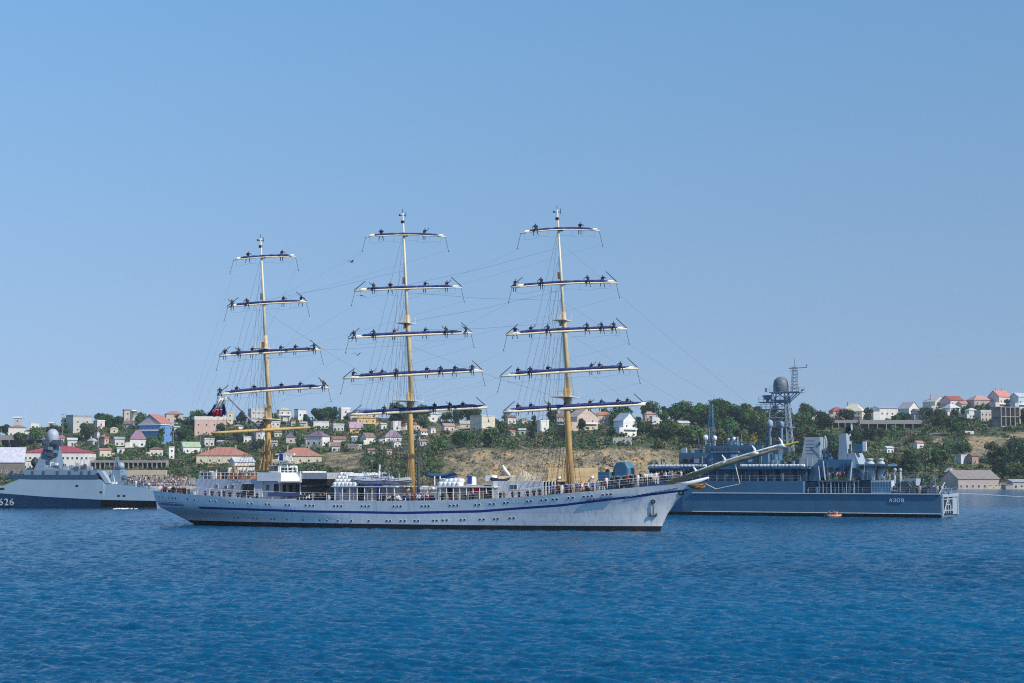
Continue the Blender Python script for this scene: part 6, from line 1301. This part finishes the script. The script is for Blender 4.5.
for i, px in enumerate((128, 132, 136, 139, 142, 145, 149)):
    p = cp(px, 488, -2.2 - (i % 2)); p.z = interp(TP, p.x); person(CV.W(p), rp.uniform(-.5, .5), ['dark', 'dark', 'white', 'blue', 'dark', 'blue', 'white'][i], "%s sailor from the after gun on the corvette's stern" % ORD[i], "sailors on the corvette's stern")

# ------------------------------------------------------------------ crowd ashore, small boat, gulls, slick
def shore_crowd():
    mb = MB(); rg = random.Random(8); cm = [cl_navy, cl_white, cl_red, cl_lil, cl_tan, cl_dark, skin]
    for i in range(760):
        px = rg.uniform(93, 191) if i < 560 else rg.uniform(192, 262); st_ = rg.randrange(-2, 5) if i < 560 else -1; Y = 924 + st_ * 2 + rg.uniform(.5, 1.5); X = atY(px, 488, Y).x; z = terr(X, 920) if st_ < 0 else 1.6 + .7 + st_ * 1.05; c = rg.randrange(6); h = rg.uniform(.9, 1.08)
        mb.box(X - .13, X + .13, Y - .1, Y + .1, z, z + .85 * h, rg.choice((0, 5, 4))); mb.box(X - .25, X + .25, Y - .14, Y + .14, z + .85 * h, z + 1.48 * h, c, .03, .03, .02, .02); mb.ball((X, Y, z + 1.63 * h), .13, 6, 6)
    tag(mb.build("quay_crowd", cm), "dense crowd of spectators on the quay behind the corvette and poop", "crowd", kind='stuff')
shore_crowd()
pb_ = ground(833, 517.2); rb = empty("rescue_boat", pb_, R(20)); tag(rb, "small orange inflatable boat beneath the landing ship's side", "boat")
rb.scale = (.72, .8, .8)
mb = MB(); mb.tube([(-2.0, -.8, .3), (1.2, -.8, .32), (2.1, -.35, .45), (2.25, 0, .5), (2.1, .35, .45), (1.2, .8, .32), (-2.0, .8, .3)], .3, 8); mb.build("buoyancy_tube", orange, rb, True)
mb = MB(); mb.box(-1.9, 1.6, -.7, .7, .1, .25); mb.build("floor", navyd, rb); mb = MB(); mb.box(-2.3, -1.95, -.25, .25, -.2, .9); mb.build("outboard_motor", black, rb)
for i, (x, y) in enumerate(((-1.0, .2), (.3, -.2), (1.1, .2))): person(pb_ + V((x * .75, y * .8 + .22 * x, -.3)), rp.uniform(-1, 1), ['tan', 'red', 'tan'][i], "%s of three people sitting low in the orange inflatable boat" % ["hindmost", "middle one", "foremost"][i], "people in the orange boat", .9)
def gull(px, py, Y, label, rz, up):
    p = atY(px, py, Y); t = empty("seagull", p, rz); tag(t, label, "bird"); mb = MB(); mb.tube([(-.28, 0, 0), (-.1, 0, 0), (.15, 0, .02), (.28, 0, .05), (.36, 0, .05)], [.03, .09, .10, .06, .01], 7); mb.build("body", mat("gull grey", (.30, .30, .32), .8), t, True)
    for s in (-1, 1): mb = MB(); mb.hexa([(-.12, s * .06, .02), (.14, s * .06, .02), (.12, s * .45, up), (-.06, s * .45, up)], [(-.12, s * .06, .05), (.14, s * .06, .05), (.12, s * .45, up + .02), (-.06, s * .45, up + .02)]); mb.hexa([(-.06, s * .452, up), (.12, s * .452, up), (.0, s * .85, up * .7), (-.06, s * .85, up * .7)], [(-.06, s * .452, up + .02), (.12, s * .452, up + .02), (.0, s * .85, up * .7 + .01), (-.06, s * .85, up * .7 + .01)]); mb.build("wing", mat("wing dark", (.10, .10, .11), .8), t)
gull(351.5, 262, 215, "small gull gliding just aft of the upper main yards", .6, .22); gull(361.5, 295.5, 215, "small gull flying below the second highest main yard", 2.2, -.1); gull(357.5, 355, 215, "lowest of three gulls, flying above the second lowest main yard", 1.2, .3)
def slick():
    pts = [(944, 492.6), (960, 493.2), (980, 494.2), (1000, 495.4), (1030, 497.2)]; mb = MB(); mb.grid([[ground(x, y - .2, .02), ground(x, y + .2, .02)] for x, y in pts]); o = mb.build("foam_streak", mat("foam", (.40, .48, .55), .9, var=.3, scale=.5)); tag(o, "pale foam streak trailing across the water past the stern gate", "foam", kind='stuff')
    rg = random.Random(4); mb = MB()
    for i in range(34):
        px = 112 + 22 * rg.random() + 5 * rg.random(); c = ground(px, 508.6 + rg.uniform(-.2, .5), .03); r = rg.uniform(.15, .45) * (1.6 if 119 < px < 129 else 1); mb.ball(c, r * .7, 7, 0, .4)
    tag(mb.build("splash_foam", mat("foam white", (.8, .82, .82), .9)), "white splash of discharged water at the corvette's side", "foam", kind='stuff')
slick()

# ------------------------------------------------------------------ the air between here and the hill
mb = MB(); mb.box(-2100, 2100, -330, 2500, -4, 130); hz_ = mb.build("haze", [bpy.data.materials.new("haze air")]); tag(hz_, "thin blue sea haze", kind='stuff')
hm2 = hz_.data.materials[0]; hm2.use_nodes = True; n_ = hm2.node_tree.nodes; n_.remove(n_["Principled BSDF"]); pv = n_.new("ShaderNodeVolumePrincipled")
pv.inputs["Color"].default_value = (.72, .85, 1, 1); pv.inputs["Density"].default_value = .00007; pv.inputs["Anisotropy"].default_value = 0.0
hm2.node_tree.links.new(pv.outputs[0], n_["Material Output"].inputs["Volume"])
